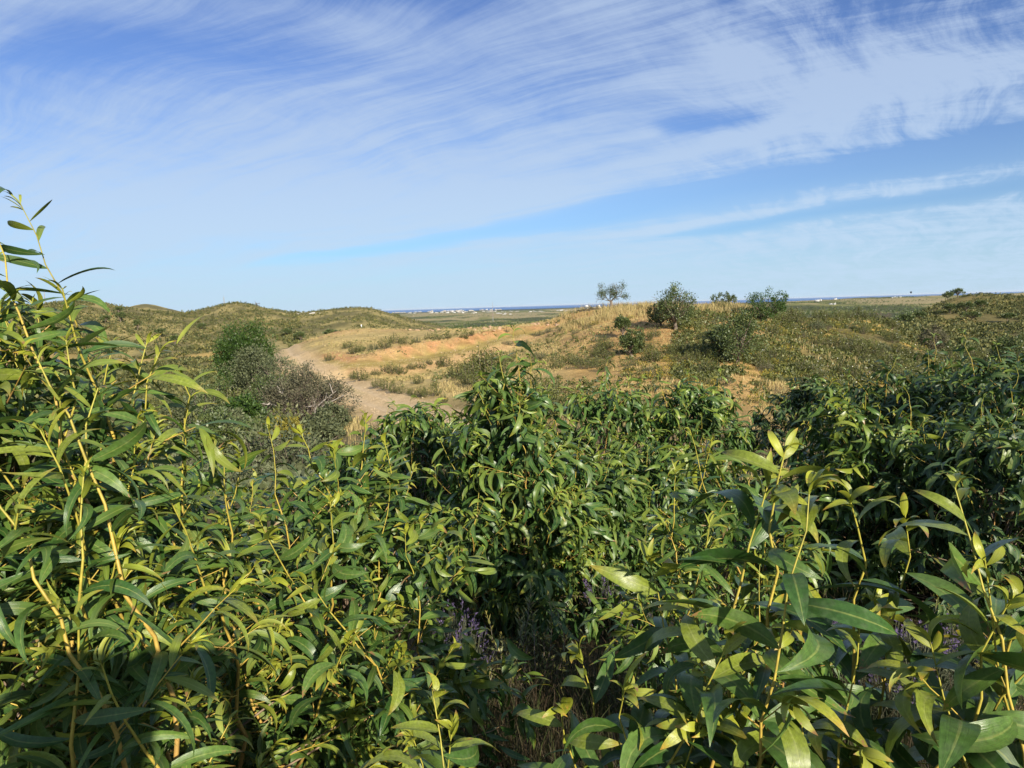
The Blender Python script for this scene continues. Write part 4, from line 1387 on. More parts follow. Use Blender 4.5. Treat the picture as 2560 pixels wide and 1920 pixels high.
    put_tree('twiggy_bush', 'big grey twiggy half-dead bush with bleached limbs beside the dirt track', 'bush', q0,
             [('crown', cm), ('twigs', tw.mesh('twigs', [M['bark']])), ('limb', lb.mesh('limb', [M['deadwood']]))])


hill_trees()

ROCK = [shoot_bush(200 + k, 1.0, 0.5 + 0.1 * (k % 3), 44, 15, 0.095, 0.036, flowers=0) for k in range(5)]
ROCKF = [shoot_bush(220 + k, 1.0, 0.55 + 0.1 * (k % 2), 44, 15, 0.095, 0.036, flowers=4 + 2 * k) for k in range(4)]
GREY = [shoot_bush(240 + k, 0.75, 0.6, 50, 12, 0.085, 0.03, ('greygreen',), dome=0.5, name='grey_shrub') for k in range(4)]
DRY = [shoot_bush(260 + k, 0.8, 0.55, 50, 10, 0.08, 0.022, ('deadleaf',), dome=0.5, name='dry_shrub') for k in range(3)]
YEL = [shoot_bush(280 + k, 0.55, 0.55, 46, 8, 0.075, 0.035, ('yellow',), dome=0.7, youngtop=1.0, name='yellow_shrub') for k in range(4)]
srng = np.random.default_rng(88)


def shrub(meshes, p, size, name, label, cat, group):
    sz = size * srng.uniform(0.85, 1.15)
    o = obj(name, meshes[srng.integers(len(meshes))], None, (p[0], p[1], p[2] - 0.04 * size), srng.uniform(0, 6.28),
            (sz * srng.uniform(0.9, 1.2), sz * srng.uniform(0.9, 1.2), sz))
    placed.append((p[0], p[1], size * 0.4))
    return tag(o, label, cat, group)


def scatter(meshes, n, pxr, Dr, size, name, label, group, seed, nz=(8, 0.45, 0.55), cat='shrub', clear=0.7):
    r = np.random.default_rng(seed)
    got, tries = 0, 0
    while got < n and tries < n * 60:
        tries += 1
        px = r.uniform(*pxr); D = math.sqrt(r.uniform(Dr[0] ** 2, Dr[1] ** 2)) if r.random() < 0.5 else r.uniform(*Dr)
        d = ray(px, 350); x, y = d[0] * D, d[1] * D
        if sst(nz[1], nz[2], fbm(np.array([x]), np.array([y]), nz[0], 3, seed * 0.37))[0] < r.random():
            continue
        dr, _ = pdist(np.array([x]), np.array([y]), road)
        dg, _ = pdist(np.array([x]), np.array([y]), gtrack)
        if dr[0] < 3.4 or dg[0] < 1.9:
            continue
        if any((x - a) ** 2 + (y - b) ** 2 < (c + size[0] * 0.4) ** 2 * clear for a, b, c in placed):
            continue
        shrub(meshes, (x, y, hz(x, y)), r.uniform(*size), name, label, cat, group)
        got += 1
    return got


# shrubs that can be told apart on the mound and slopes: (px, py of the base, height px)
zz = lambda x, y: ((640 + x / 2.458) / 2.5, (680 + y / 2.458) / 2.5)
for x, y, h in [(455, 545, 60), (610, 505, 88), (640, 495, 70), (720, 482, 62), (800, 470, 72), (850, 440, 62), (925, 448, 72), (990, 435, 62), (1060, 415, 55), (1120, 420, 52),
                (1180, 410, 45), (1285, 415, 62), (1330, 390, 42), (560, 470, 60)]:
    p = gp(*zz(x, y))
    shrub(ROCK if x % 3 else GREY, p, h / 2.458 / 2.5 / F_PX * math.hypot(p[0], p[1]), 'rockrose_shrub', 'dark olive rockrose shrub in the row above the orange cut bank', 'shrub', 'shrubs above the cut bank')
for x, y, h in [(640, 668, 95), (600, 660, 60), (740, 640, 58), (840, 635, 85), (885, 632, 80), (955, 602, 60), (1015, 600, 72), (1065, 570, 42), (1160, 585, 98), (1000, 688, 80), (1200, 655, 75),
                (750, 712, 62), (800, 728, 72), (850, 742, 75), (905, 752, 75), (960, 762, 66), (1020, 768, 75), (1080, 765, 90), (1150, 805, 62), (1100, 720, 60), (1230, 650, 110)]:
    p = gp(*zz(x, y))
    shrub(ROCK, p, h / 2.458 / 2.5 / F_PX * math.hypot(p[0], p[1]), 'rockrose_shrub', 'olive rockrose shrub beside the dirt track below the orange cut bank', 'shrub', 'shrubs below the cut bank')
for x, y, h in [(1340, 640, 170), (1390, 650, 215), (1440, 640, 200), (1480, 630, 150), (1330, 700, 120), (1420, 710, 150), (1560, 560, 90), (1300, 670, 120)]:
    p = gp(*zz(x, y))
    shrub(ROCK, p, h / 2.458 / 2.5 / F_PX * math.hypot(p[0], p[1]), 'rockrose_shrub', 'tall rockrose shrub in the dense clump behind the pointed centre bush', 'shrub', 'tall rockrose clump at the foot of the hill')
for x, y, h in [(1540, 450, 52), (1600, 452, 60), (1660, 445, 50), (1560, 460, 40), (1740, 392, 42), (1800, 372, 42), (1880, 362, 42), (1960, 380, 45), (2040, 348, 42), (1700, 390, 30), (1540, 372, 32),
                (1650, 350, 22), (2100, 430, 60), (2150, 420, 55), (1750, 540, 80), (1700, 530, 60), (1820, 545, 50), (2080, 590, 55), (1980, 575, 50)]:
    p = gp(*zz(x, y))
    shrub(GREY, p, h / 2.458 / 2.5 / F_PX * math.hypot(p[0], p[1]), 'grey_shrub', 'low grey-green shrub on the golden slope left of the lone tree', 'shrub', 'grey shrubs on the golden slope')
for x, y, h in [(1760, 880, 190), (1820, 900, 200), (1870, 905, 190), (1800, 800, 150), (1720, 780, 120), (1850, 760, 120), (1690, 700, 100)]:
    p = gp(*zz(x, y))
    shrub(ROCK, p, h / 2.458 / 2.5 / F_PX * math.hypot(p[0], p[1]), 'rockrose_shrub', 'tall rockrose shrub at the foot of the golden slope right of the centre bush', 'shrub', 'rockroses at the foot of the golden slope')

scatter(ROCKF, 105, (762, 1020), (40, 102), (0.8, 1.6), 'rockrose_shrub', 'olive rockrose shrub with white flowers on the scrubby slope at the right', 'white-flowered rockroses on the right slope', 1, (9, 0.38, 0.5), clear=0.35)
scatter(ROCK, 62, (545, 775), (36, 80), (0.5, 1.2), 'rockrose_shrub', 'olive rockrose shrub on the golden slope between the oaks', 'rockroses on the golden slope', 2, (6, 0.42, 0.56))
scatter(YEL, 62, (590, 790), (34, 74), (0.55, 1.1), 'yellow_shrub', 'low yellow-flowering shrub on the golden slope', 'yellow shrubs on the golden slope', 3, (6, 0.40, 0.55))
scatter(YEL, 46, (780, 1010), (38, 90), (0.6, 1.2), 'yellow_shrub', 'low yellow-flowering shrub amid the scrub at the right', 'yellow shrubs on the right slope', 4, (6, 0.40, 0.55), clear=0.4)
scatter(GREY, 60, (560, 1015), (34, 95), (0.6, 1.2), 'grey_shrub', 'grey-green shrub scattered over the right hand slope', 'grey shrubs on the right slope', 5, (7, 0.42, 0.55), clear=0.4)
scatter(DRY, 34, (600, 1015), (34, 90), (0.6, 1.1), 'dry_shrub', 'dry brown shrub scattered over the right hand slope', 'dry shrubs on the right slope', 6, (7, 0.42, 0.55), clear=0.4)
scatter(ROCK, 50, (130, 300), (20, 62), (1.1, 2.0), 'rockrose_shrub', 'olive rockrose shrub in the dense scrub left of the dirt track', 'scrub left of the dirt track', 7, (9, 0.2, 0.4), clear=0.3)
scatter(GREY, 70, (120, 320), (16, 75), (0.9, 1.9), 'grey_shrub', 'grey-green shrub in the dense scrub left of the dirt track', 'grey scrub left of the dirt track', 8, (9, 0.2, 0.4), clear=0.3)
scatter(DRY, 30, (120, 330), (18, 60), (0.7, 1.3), 'dry_shrub', 'dry brown shrub in the dense scrub left of the dirt track', 'dry scrub left of the dirt track', 9, (9, 0.2, 0.4), clear=0.3)
scatter(GREY, 22, (380, 800), (14, 34), (0.5, 0.9), 'grey_shrub', 'grey-green shrub on the flat just beyond the wattle bushes', 'grey shrubs beyond the wattles', 10, (6, 0.35, 0.5))


def clump_field(name, n, sampler, mat, size, quads, seed, flat_=0.75):
    """one object of many small shrub clumps: leaf sprays set on the ground"""
    r = np.random.default_rng(seed)
    x, y = sampler(r, n)
    z = height(x, y)
    n = len(x)
    s = r.uniform(size[0], size[1], n) * (1 if np.isscalar(size[0]) else 1)
    off = unit(r.normal(0, 1, (n, quads, 3))); off[:, :, 2] = np.abs(off[:, :, 2])
    P = off * r.uniform(0.3, 1.0, (n, quads, 1)) * np.array([0.55, 0.55, flat_])
    P = P * s[:, None, None] + np.stack([x, y, z], 1)[:, None]
    ax = unit(off * 0.5 + r.normal(0, 0.5, off.shape) + np.array([0, 0, 0.4]))
    m_ = n * quads
    L = np.repeat(s, quads) * r.uniform(0.35, 0.65, m_)
    V, F, ti, yo = leafquads(P.reshape(-1, 3), ax.reshape(-1, 3), r.uniform(-1.4, 1.4, m_), L, L * 0.7,
                             np.repeat(np.clip(r.normal(0.05, 0.2, n), 0, 0.8), quads), np.repeat(r.random(n), quads))
    o = obj(name, mesh(name, V, F, [mat], attrs={'tint': ti, 'young': yo}, shade=False))
    return tag(o, kind='stuff')


def polar_sampler(pxr, Dr, nz, seed, avoid=True):
    def f(r, n):
        px = r.uniform(*pxr, n * 3); D = np.exp(r.uniform(math.log(Dr[0]), math.log(Dr[1]), n * 3))
        a = np.radians(np.interp(px, pxp, pxa)); x, y = D * np.sin(a), D * np.cos(a)
        k = sst(nz[1], nz[2], fbm(x, y, nz[0], 3, seed)) > r.random(len(x))
        if avoid:
            dr, _ = pdist(x, y, road); dg, _ = pdist(x, y, gtrack)
            k &= (dr > 3.0) & (dg > 1.8)
        st = np.exp(-((D - (172 + (fbm(x, y, 25, 4, 6) - 0.5) * 50)) / 9.0) ** 2) * (px < 262)
        k &= st < 0.35
        return x[k][:n], y[k][:n]
    return f


clump_field('hillside_scrub', 26000, polar_sampler((-60, 300), (60, 460), (9, 0.28, 0.56), 31), M['farleaf'], (0.3, 1.05), 9, 41)
clump_field('hillside_scrub', 5500, polar_sampler((270, 470), (112, 460), (9, 0.28, 0.56), 32), M['farleaf'], (0.25, 0.9), 9, 42)
clump_field('hillside_scrub', 12000, polar_sampler((880, 1090), (95, 330), (10, 0.28, 0.54), 33), M['farleaf'], (0.3, 0.95), 9, 43)
clump_field('slope_scrub', 8500, polar_sampler((765, 1040), (30, 110), (6, 0.34, 0.54), 34), M['rockrose'], (0.14, 0.42), 14, 44)
clump_field('slope_scrub', 2600, polar_sampler((430, 770), (30, 100), (6, 0.44, 0.58), 35), M['rockrose'], (0.10, 0.34), 12, 45)
clump_field('slope_scrub', 3400, polar_sampler((672, 800), (42, 80), (6, 0.34, 0.52), 40), M['rockrose'], (0.14, 0.42), 14, 50)
clump_field('slope_scrub', 3600, polar_sampler((60, 300), (14, 70), (5, 0.25, 0.45), 38), M['greygreen'], (0.12, 0.40), 14, 48)
clump_field('slope_scrub', 1800, polar_sampler((262, 560), (32, 108), (4, 0.50, 0.62), 39), M['rockrose'], (0.07, 0.24), 12, 49)
clump_field('distant_woodland', 12000, polar_sampler((370, 1060), (420, 2600), (120, 0.44, 0.56), 36), M['oak'], (0.9, 2.4), 8, 46)
clump_field('distant_woodland', 6000, polar_sampler((370, 1060), (2200, 8800), (300, 0.46, 0.58), 37), M['oak'], (2.0, 4.5), 7, 47)


def grass_field(name, n, sampler, mat, h, w, blades, seed, lean=0.35, youngp=0.1, spread=0.12):
    r = np.random.default_rng(seed)
    x, y = sampler(r, n)
    n = len(x)
    x = np.repeat(x, blades) + r.normal(0, spread, n * blades); y = np.repeat(y, blades) + r.normal(0, spread, n * blades)
    z = height(x, y) - 0.02
    m_ = len(x)
    hh = r.uniform(h[0], h[1], m_); ww = r.uniform(w[0], w[1], m_)
    a, la = r.uniform(0, 2 * PI, m_), r.uniform(0, 2 * PI, m_)
    sx, sy = np.cos(a) * ww / 2, np.sin(a) * ww / 2
    l = hh * np.abs(r.normal(0, lean, m_))
    b = np.stack([x, y, z], 1)
    mid = b + np.stack([np.cos(la) * l * 0.35, np.sin(la) * l * 0.35, hh * 0.55], 1)
    tip = b + np.stack([np.cos(la) * l, np.sin(la) * l, hh], 1)
    s_ = np.stack([sx, sy, np.zeros(m_)], 1)
    V = np.stack([b - s_, b + s_, mid - s_ * 0.7, mid + s_ * 0.7, tip], 1).reshape(-1, 3)
    i = np.arange(m_)[:, None] * 5
    Fq = i + np.array([[0, 1, 3, 2]]); Ft = i + np.array([[2, 3, 4]])
    o = obj(name, mesh(name, V, [Fq, Ft], [mat], attrs={'tint': np.repeat(r.random(m_), 5), 'young': np.repeat((r.random(m_) < youngp) * r.random(m_), 5)}, shade=False))
    return tag(o, kind='stuff')


grass_field('dry_grass', 3200, polar_sampler((470, 790), (30, 92), (5, 0.44, 0.58), 51), M['strawleaf'], (0.08, 0.26), (0.03, 0.06), 5, 61)
grass_field('dry_grass', 5000, polar_sampler((300, 560), (30, 110), (5, 0.42, 0.56), 52), M['strawleaf'], (0.08, 0.26), (0.03, 0.06), 5, 62)
grass_field('dry_grass', 2200, polar_sampler((560, 770), (74, 92), (5, 0.3, 0.5), 53, False), M['strawleaf'], (0.4, 0.9), (0.03, 0.05), 5, 63)
grass_field('dry_grass', 1500, polar_sampler((760, 1020), (30, 100), (7, 0.4, 0.55), 54), M['strawleaf'], (0.2, 0.5), (0.03, 0.06), 5, 64)
grass_field('dry_grass', 2400, polar_sampler((340, 1000), (10, 32), (4, 0.3, 0.5), 55), M['strawleaf'], (0.15, 0.45), (0.008, 0.02), 5, 65)
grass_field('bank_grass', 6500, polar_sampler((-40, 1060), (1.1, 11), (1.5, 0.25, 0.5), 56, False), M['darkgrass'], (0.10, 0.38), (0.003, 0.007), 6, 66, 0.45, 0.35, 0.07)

# ------------------------------------------------------------------ town, masts, small things
def building_variants():
    def bw(name, boxes, mt):
        mb = MB()
        for c, sz in boxes:
            V, F = box(c, sz); mb.add(V, F)
        return mb.mesh(name, [M[mt]], shade=False)
    vs = [[((0, 0, .5), (1, 1, 1)), ((.2, .1, 1.08), (.3, .4, .15)), ((-.3, 0, 1.05), (.12, .2, .09))],
          [((-.2, 0, .4), (.6, 1, .8)), ((.28, .05, .5), (.36, .8, 1.0)), ((.28, .05, 1.04), (.2, .3, .07))],
          [((0, 0, .3), (1, 1, .6)), ((-.15, .05, .75), (.5, .7, .3)), ((-.15, .05, .95), (.2, .3, .1))],
          [((-.34, 0, .35), (.32, 1, .7)), ((0, .1, .5), (.36, .9, 1)), ((.34, 0, .42), (.31, 1, .84))]]
    return [(bw('house', v, mt), v) for mt in ('town_white', 'cream') for v in vs]


BV = building_variants()


def window_rows(v, storeys):
    mb = MB()
    for c, sz in v[:2]:
        for st in range(storeys):
            for q in range(5):
                x = c[0] - sz[0] / 2 + sz[0] * (q + .5) / 5
                zc = c[2] - sz[2] / 2 + sz[2] * (st + .55) / storeys
                V, F = box((x, c[1] - sz[1] / 2 - 0.004, zc), (sz[0] / 9, .03, sz[2] / storeys * .42)); mb.add(V, F)
    return mb.mesh('windows', [M['glass']], shade=False)


WV = [window_rows(v, 3) for _, v in BV]


def building(px, py, w_px, h_px, label, group, k, name='house', mat=None, D=None, rz=None, cat='building'):
    p = gp(px, py, 250) if D is None else np.array([*(ray(px, py)[:2] * D), 0])
    D = math.hypot(p[0], p[1]); p[2] = hz(p[0], p[1])
    r = np.random.default_rng(int(px * 10 + py * 100))
    o = obj(name, BV[k][0], None, (p[0], p[1], p[2] - 0.4), rz if rz is not None else r.uniform(-0.3, 0.3) - math.atan2(p[0], p[1]),
            (w_px / F_PX * D, w_px / F_PX * D * r.uniform(.5, .8), h_px / F_PX * D + .4))
    obj('windows', WV[k], o)
    return tag(o, label, cat, group)


def town():
    r = np.random.default_rng(17)
    strips = [  # px range, py range (2560 wide photo), count, width, height, where
        (1075, 1200, 777, 784, 48, (4, 10), (2.5, 5), 'white block in the dense middle of the distant town', 'white blocks in the middle of the distant town'),
        (960, 1075, 776, 780, 26, (4, 9), (1.5, 3), 'low white house at the left end of the distant town', 'white houses at the left end of the distant town'),
        (1010, 1050, 781, 784, 7, (5, 9), (1.5, 2.5), 'low white shed in front of the left end of the distant town', 'white sheds before the distant town'),
        (1095, 1180, 773, 776, 26, (3, 7), (1.5, 3), 'pale house at the shore behind the distant town', 'pale houses along the far shore'),
        (1200, 1252, 772, 776, 20, (3, 7), (1.5, 3.5), 'pale house at the shore behind the tall mast', 'pale houses at the shore behind the mast'),
        (1200, 1360, 778, 781, 34, (4, 10), (1.5, 3), 'long white building in the row right of the tall mast', 'white row right of the mast'),
        (1225, 1285, 783, 787, 8, (4, 9), (1.8, 3), 'white farm building below the tall mast', 'white farm buildings below the mast'),
        (1385, 1450, 774, 778, 14, (5, 12), (1.5, 3), 'low white building left of the white towers', 'white buildings left of the towers'),
        (1440, 1560, 769, 773, 26, (3, 8), (1.8, 4), 'white building among the white towers behind the hill', 'white buildings beside the towers'),
        (1610, 1660, 768, 771, 7, (4, 8), (1.5, 2.5), 'small white house right of the lone tree on the coast', 'white houses right of the lone tree'),
        (738, 800, 782, 786, 12, (5, 12), (1.5, 2.5), 'low white building seen in the gap left of the third hill', 'white buildings in the gap between hills'),
    ]
    for x0, x1, y0, y1, n, w, h, lb, g in strips:
        for k in range(int(n * 0.7)):
            building(r.uniform(x0, x1) / 2.5, r.uniform(y0, y1) / 2.5, r.uniform(*w) / 2.5, r.uniform(*h) * 0.72 / 2.5, lb, g, int(r.integers(4)) + 4 * int(r.random() < 0.45))
    for px, py, w, h, lb in [(1467, 772, 9, 9, 'tall white round-topped tower block, left one of two at the coast'), (1497, 772, 7, 9, 'tall white tower block, right one of two at the coast')]:
        p = gp(px / 2.5, py / 2.5, 250); D = math.hypot(p[0], p[1])
        Wm, Hm = w / 1775 * D, h / 1775 * D
        mb = MB()
        V, F = tube(np.array([[0, 0, -1], [0, 0, Hm * .8], [0, 0, Hm * .95], [0, 0, Hm]]), [Wm / 2, Wm / 2, Wm * .42, Wm * .15], 10); mb.add(V, F)
        V, F = box((Wm * .7, 0, Hm * .25), (Wm * .6, Wm * .7, Hm * .5)); mb.add(V, F)
        o = obj('tower_block', mb.mesh('tower_block', [M['white']], shade=False), None, p)
        tag(o, lb, 'tower', 'tower blocks on the coast')
        wb = MB()
        for q in range(6):
            V, F = tube(np.array([[0, 0, Hm * (.12 + .12 * q)], [0, 0, Hm * (.16 + .12 * q)]]), Wm / 2 + .03, 10); wb.add(V, F)
        obj('window_band', wb.mesh('window_band', [M['glass']], shade=False), o)
    for px, py, w, h, k, lb in [(2042, 754, 9, 4, 0, 'white villa on the plateau at the right, left one of the group'), (2050, 753, 7, 5, 3, 'white villa with two blocks on the plateau at the right'),
                                (2080, 761.5, 12, 3, 2, 'long low white house on the plateau slope at the right'), (2087, 762, 5, 4.5, 1, 'taller white end block of the long low plateau house'),
                                (2088, 750, 7, 4, 1, 'white house on the skyline of the plateau at the right'), (2231, 745.5, 4, 2, 0, 'tiny white house left of the pale quarry on the plateau'),
                                (2237, 744, 4, 2.5, 1, 'second tiny white house above the pale quarry on the plateau'), (2243, 744.5, 4, 2, 2, 'third tiny white house above the pale quarry on the plateau'),
                                (2251, 743.5, 4, 2.5, 3, 'rightmost tiny white house above the pale quarry on the plateau')]:
        building(px / 2.5, py / 2.5, w / 2.5, h / 2.5, lb, 'white houses on the plateau', k)

    def mast(px, D, y_top, y_base, w, label, bands):
        d = ray(px, y_base); x, y = d[0] * D, d[1] * D
        z = hz(x, y); top = at(px, y_top, D)[2]; H = top - z
        root = empty('lattice_mast', (x, y, z))
        tag(root, label, 'mast')
        n = max(6, int(H / (w * 2.2)))
        for q in range(3):
            a = q * 2.094; c = np.array([math.cos(a), math.sin(a), 0]) * w / 2
            V, F = tube(np.array([c + [0, 0, -1], c * 0.6 + [0, 0, H * .5], c * .25 + [0, 0, H]]), w * 0.10, 4)
            mb = MB(); mb.add(V, F); obj('leg', mb.mesh('leg', [M['steel']], shade=False), root)
        mb, mb2 = MB(), MB()
        for k in range(n):
            z0, z1 = H * k / n, H * (k + 1) / n
            for q in range(3):
                a0, a1 = q * 2.094, (q + 1) * 2.094
                s0, s1 = 1 - .75 * k / n, 1 - .75 * (k + 1) / n
                V, F = tube(np.array([[math.cos(a0) * w / 2 * s0, math.sin(a0) * w / 2 * s0, z0], [math.cos(a1) * w / 2 * s1, math.sin(a1) * w / 2 * s1, z1]]), w * .06, 3)
                (mb2 if bands and (k // 3) % 2 else mb).add(V, F)
        obj('bracing', mb.mesh('bracing', [M['steel']], shade=False), root)
        if bands:
            obj('red_bracing', mb2.mesh('red_bracing', [M['red']], shade=False), root)
        V, F = tube(np.array([[0, 0, H * .98], [0, 0, H * 1.08]]), w * .06, 4); mb = MB(); mb.add(V, F)
        obj('antenna', mb.mesh('antenna', [M['steel']], shade=False), root)
    mast(493, 1250, 302.5, 319, 1.5, 'tall thin lattice mast rising in front of the distant town', True)
    mast(224.5, 420, 297, 308, 0.9, 'thin grey mast on the skyline behind the middle left hill', False)
    mast(45.6, 620, 292, 307, 1.2, 'thin grey mast behind the far left hill', False)

    # white marker post on the mound
    p = gp(361.5, 327.5); D = math.hypot(p[0], p[1])
    mb = MB()
    h = 2.8 / F_PX * D
    V, F = box((0, 0, h / 2 - .05), (.24, .24, h)); mb.add(V, F)
    V, F = tube(np.array([[0, 0, h - .06], [0, 0, h + .06]]), [.17, .02], 4); mb.add(V, F)
    tag(obj('marker_post', mb.mesh('marker_post', [M['white']], shade=False), None, p), 'small white marker post on top of the mound', 'post')

    # dark balloon hanging over the sea
    c = at(911, 292.3, 1500); mb = MB()
    t = np.linspace(0, PI, 10); rad = 1.7
    V, F = tube(np.stack([0 * t, 0 * t, -np.cos(t) * rad * 1.1], 1), np.maximum(np.sin(t) * rad, .05), 12); mb.add(V, F)
    o = obj('balloon', mb.mesh('balloon', [M['dark']]), None, c)
    tag(o, 'tiny dark round balloon in the air just above the sea horizon', 'balloon')
    mb = MB(); V, F = tube(np.array([[0, 0, -rad * 1.1], [0, 0, -rad * 1.5]]), [.12, .05], 5); mb.add(V, F)
    obj('neck', mb.mesh('neck', [M['dark']]), o)


town()


def stones():
    r = np.random.default_rng(23)
    ms = []
    for k in range(5):
        t = np.linspace(0, PI, 5)
        V, F = tube(np.stack([0 * t, 0 * t, -np.cos(t) * .35], 1), np.maximum(np.sin(t) * .5, .08), 7)
        V = V * (1 + r.normal(0, .16, (len(V), 1))); mb = MB(); mb.add(V, F)
        ms.append(mb.mesh('stone', [M['stone']], shade=False))
    spots = [(r.uniform(400, 500), r.uniform(326.5, 331), (.3, .9), 'reddish stone in the line of stones along the far edge of the mound', 'stones along the mound edge') for _ in range(34)]
    spots += [(r.uniform(530, 560), r.uniform(322, 326), (.3, .7), 'pale stone on the bare ground left of the hill crest', 'stones left of the crest') for _ in range(10)]
    spots += [(r.uniform(702, 752), r.uniform(311, 318), (.3, .8), 'reddish stone in the rocky bank under the crest grass', 'stones in the bank below the crest') for _ in range(26)]
    spots += [(r.uniform(350, 520), r.uniform(345, 366), (.12, .35), 'small orange stone on the cut bank beside the grassy track', 'stones on the cut bank') for _ in range(40)]
    for px, py, sz, lb, g in spots:
        p = gp(px, py)
        o = obj('stone', ms[r.integers(5)], None, p, r.uniform(0, 6), (r.uniform(*sz), r.uniform(*sz), r.uniform(*sz) * .7))
        tag(o, lb, 'stone', g)

    # loose gravel along the track and on the cut bank
    n = 3800
    k = r.integers(0, len(road) - 1, n); f = r.random((n, 1))
    P = road[k] + (road[k + 1] - road[k]) * f + r.normal(0, 1.3, (n, 2))
    n2 = 2600
    k = r.integers(0, len(gtrack) - 1, n2); f = r.random((n2, 1))
    P = np.concatenate([P, gtrack[k] + (gtrack[k + 1] - gtrack[k]) * f + r.normal(0, 2.6, (n2, 2))])
    sz = r.uniform(0.015, 0.05, len(P)) * np.where(r.random(len(P)) < 0.04, 2.2, 1.0)
    O = np.array([[1, 0, 0], [0, 1, 0], [-1, 0, 0], [0, -1, 0], [0, 0, 0.7], [0, 0, -0.7]], float)
    V = O[None] * sz[:, None, None] * r.uniform(0.6, 1.3, (len(P), 6, 1)) + np.stack([P[:, 0], P[:, 1], height(P[:, 0], P[:, 1])], 1)[:, None]
    Ft = np.array([[0, 1, 4], [1, 2, 4], [2, 3, 4], [3, 0, 4], [1, 0, 5], [2, 1, 5], [3, 2, 5], [0, 3, 5]])
    F = (np.arange(len(P)) * 6)[:, None, None] + Ft[None]
    tag(obj('gravel', mesh('gravel', V.reshape(-1, 3), F.reshape(-1, 3), [M['gravel']], shade=False)), kind='stuff')


stones()


# ------------------------------------------------------------------ undergrowth between the wattles
def lavender_mesh(seed, H=0.42, n=90):
    r = np.random.default_rng(seed)
    lv_p, lv_a, fl_p, fl_a = [], [], [], []
    st = MB()
    for k in range(n):
        a, q = r.uniform(0, 6.28), math.sqrt(r.random())
        tip = np.array([math.cos(a) * q * .42 * H, math.sin(a) * q * .42 * H, H * (1 - .35 * q * q) * r.uniform(.75, 1.1)])
        b = tip * np.array([.3, .3, 0])
        V, F = tube(np.stack([b, tip]), [.003, .0015], 3); st.add(V, F, tint=.6, young=0.)
        t = r.uniform(.1, .75, 14)
        lv_p.append(b + (tip - b) * t[:, None]); lv_a.append(unit(unit(tip - b) * .7 + r.normal(0, .5, (14, 3))))
        if r.random() < 0.38:
            t = r.uniform(.9, 1.04, 9)
            fl_p.append(b + (tip - b) * t[:, None] + r.normal(0, .004, (9, 3))); fl_a.append(unit(unit(tip - b) + r.normal(0, .5, (9, 3))))
    out = []
    for P, A, L, Wd, mt, nm in ((lv_p, lv_a, .045, .008, 'lavender', 'foliage'), (fl_p, fl_a, .018, .010, 'purple', 'flowers')):
        P, A = np.concatenate(P), np.concatenate(A); n_ = len(P)
        V, F, ti, yo = leafquads(P, A, r.uniform(-1.5, 1.5, n_), L * r.uniform(.7, 1.3, n_), np.full(n_, Wd), np.zeros(n_), r.random(n_))
        out.append((nm, mesh(nm, V, F, [M[mt]], attrs={'tint': ti, 'young': yo}, shade=False)))
    out.append(('stems', st.mesh('stems', [M['lavender']], shade=False)))
    return out


LAV = [lavender_mesh(700 + k) for k in range(3)]
for k, (px, D, sc, lb) in enumerate([
        (455, 3.5, 1.0, 'lavender clump in the shade left of the yellowish rockrose'),
        (440, 3.9, 1.0, 'lavender clump half hidden under the centre bush'),
        (815, 4.2, .95, 'lavender clump left of the others below the sunlit wattle'), (850, 4.0, 1.0, 'lavender clump directly below the sunlit wattle'),
        (893, 4.3, 1.05, 'lavender clump in the dark gap before the right thicket'), (935, 4.0, 1.1, 'lavender clump between the two tall shoots at the right'),
        (975, 4.4, 1.0, 'lavender clump behind the right tall shoot'), (905, 3.4, .9, 'low lavender clump nearest the lower right corner bush'),
        (600, 4.6, 1.0, 'grey lavender clump under the bushes right of the centre bush'), (640, 4.2, .9, 'grey lavender clump behind the drooping wattle bush')]):
    p = gbase(px, D)
    root = put_tree('lavender_plant', lb, 'plant', p, LAV[k % 3], 'lavender plants under the wattles', rz=k * 1.3, sc=sc)
    for ch in root.children:
        tag(ch, kind='stuff')


def small_rockrose(px, D, h_px, n, mat, label, seed, leaf=.055, spread=.16):
    b = gbase(px, D); H = h_px / F_PX * D
    r = np.random.default_rng(seed)
    tips = [b + np.array([r.normal(0, spread), r.normal(0, spread), H * r.uniform(.6, 1.0)]) for _ in range(n)]
    w = Wattle(seed, b, tips, leafL=leaf, gap=.014, side_gap=.05, side_len=.2, bare=.15, rad=.006, full=.4)
    w.axis = unit(w.axis + np.array([0, 0, .45]))
    off = b[None]
    root = empty('rockrose_shrub', b); tag(root, label, 'shrub')
    items = [(P - off, rd, a) for P, rd, a in w.stems] + [(P - off, rd, a) for _, P, rd, a in w.branches]
    obj('stems', tubes_mesh('stems', items, M['bark'], 4), root)
    var = r.integers(0, 8, len(w.pos))
    o = obj('foliage', joined_leaves('foliage', PROTO_R, w.pos - off, frames(w.axis, w.roll), w.size, var, w.young, [mat], seed), root)
    tag(o, kind='stuff')


PROTO_R = [leaf_proto(3, r_ * .4, 0.1, .3, .2, .85, .2) for r_ in np.linspace(.2, 1.2, 8)]
M['olive'] = foliage_mat('olive_yellow_leaf', (0.09, 0.11, 0.03), (0.19, 0.19, 0.05), (0.36, 0.31, 0.07), 0.4, 0.5, 0.2, True)
small_rockrose(516, 3.5, 112, 13, M['olive'], 'yellowish rockrose shrub standing in the dark gap below the centre bush', 801)
small_rockrose(1000, 4.1, 90, 8, M['olive'], 'upright yellow-green rockrose at the right edge before the dark thicket', 802, spread=.2)
small_rockrose(975, 4.6, 105, 5, M['rockrose'], 'slender upright rockrose stems just left of the yellow-green one', 803, spread=.12)
small_rockrose(590, 3.3, 70, 7, M['rockrose'], 'small green rockrose under the drooping wattle bush', 804)

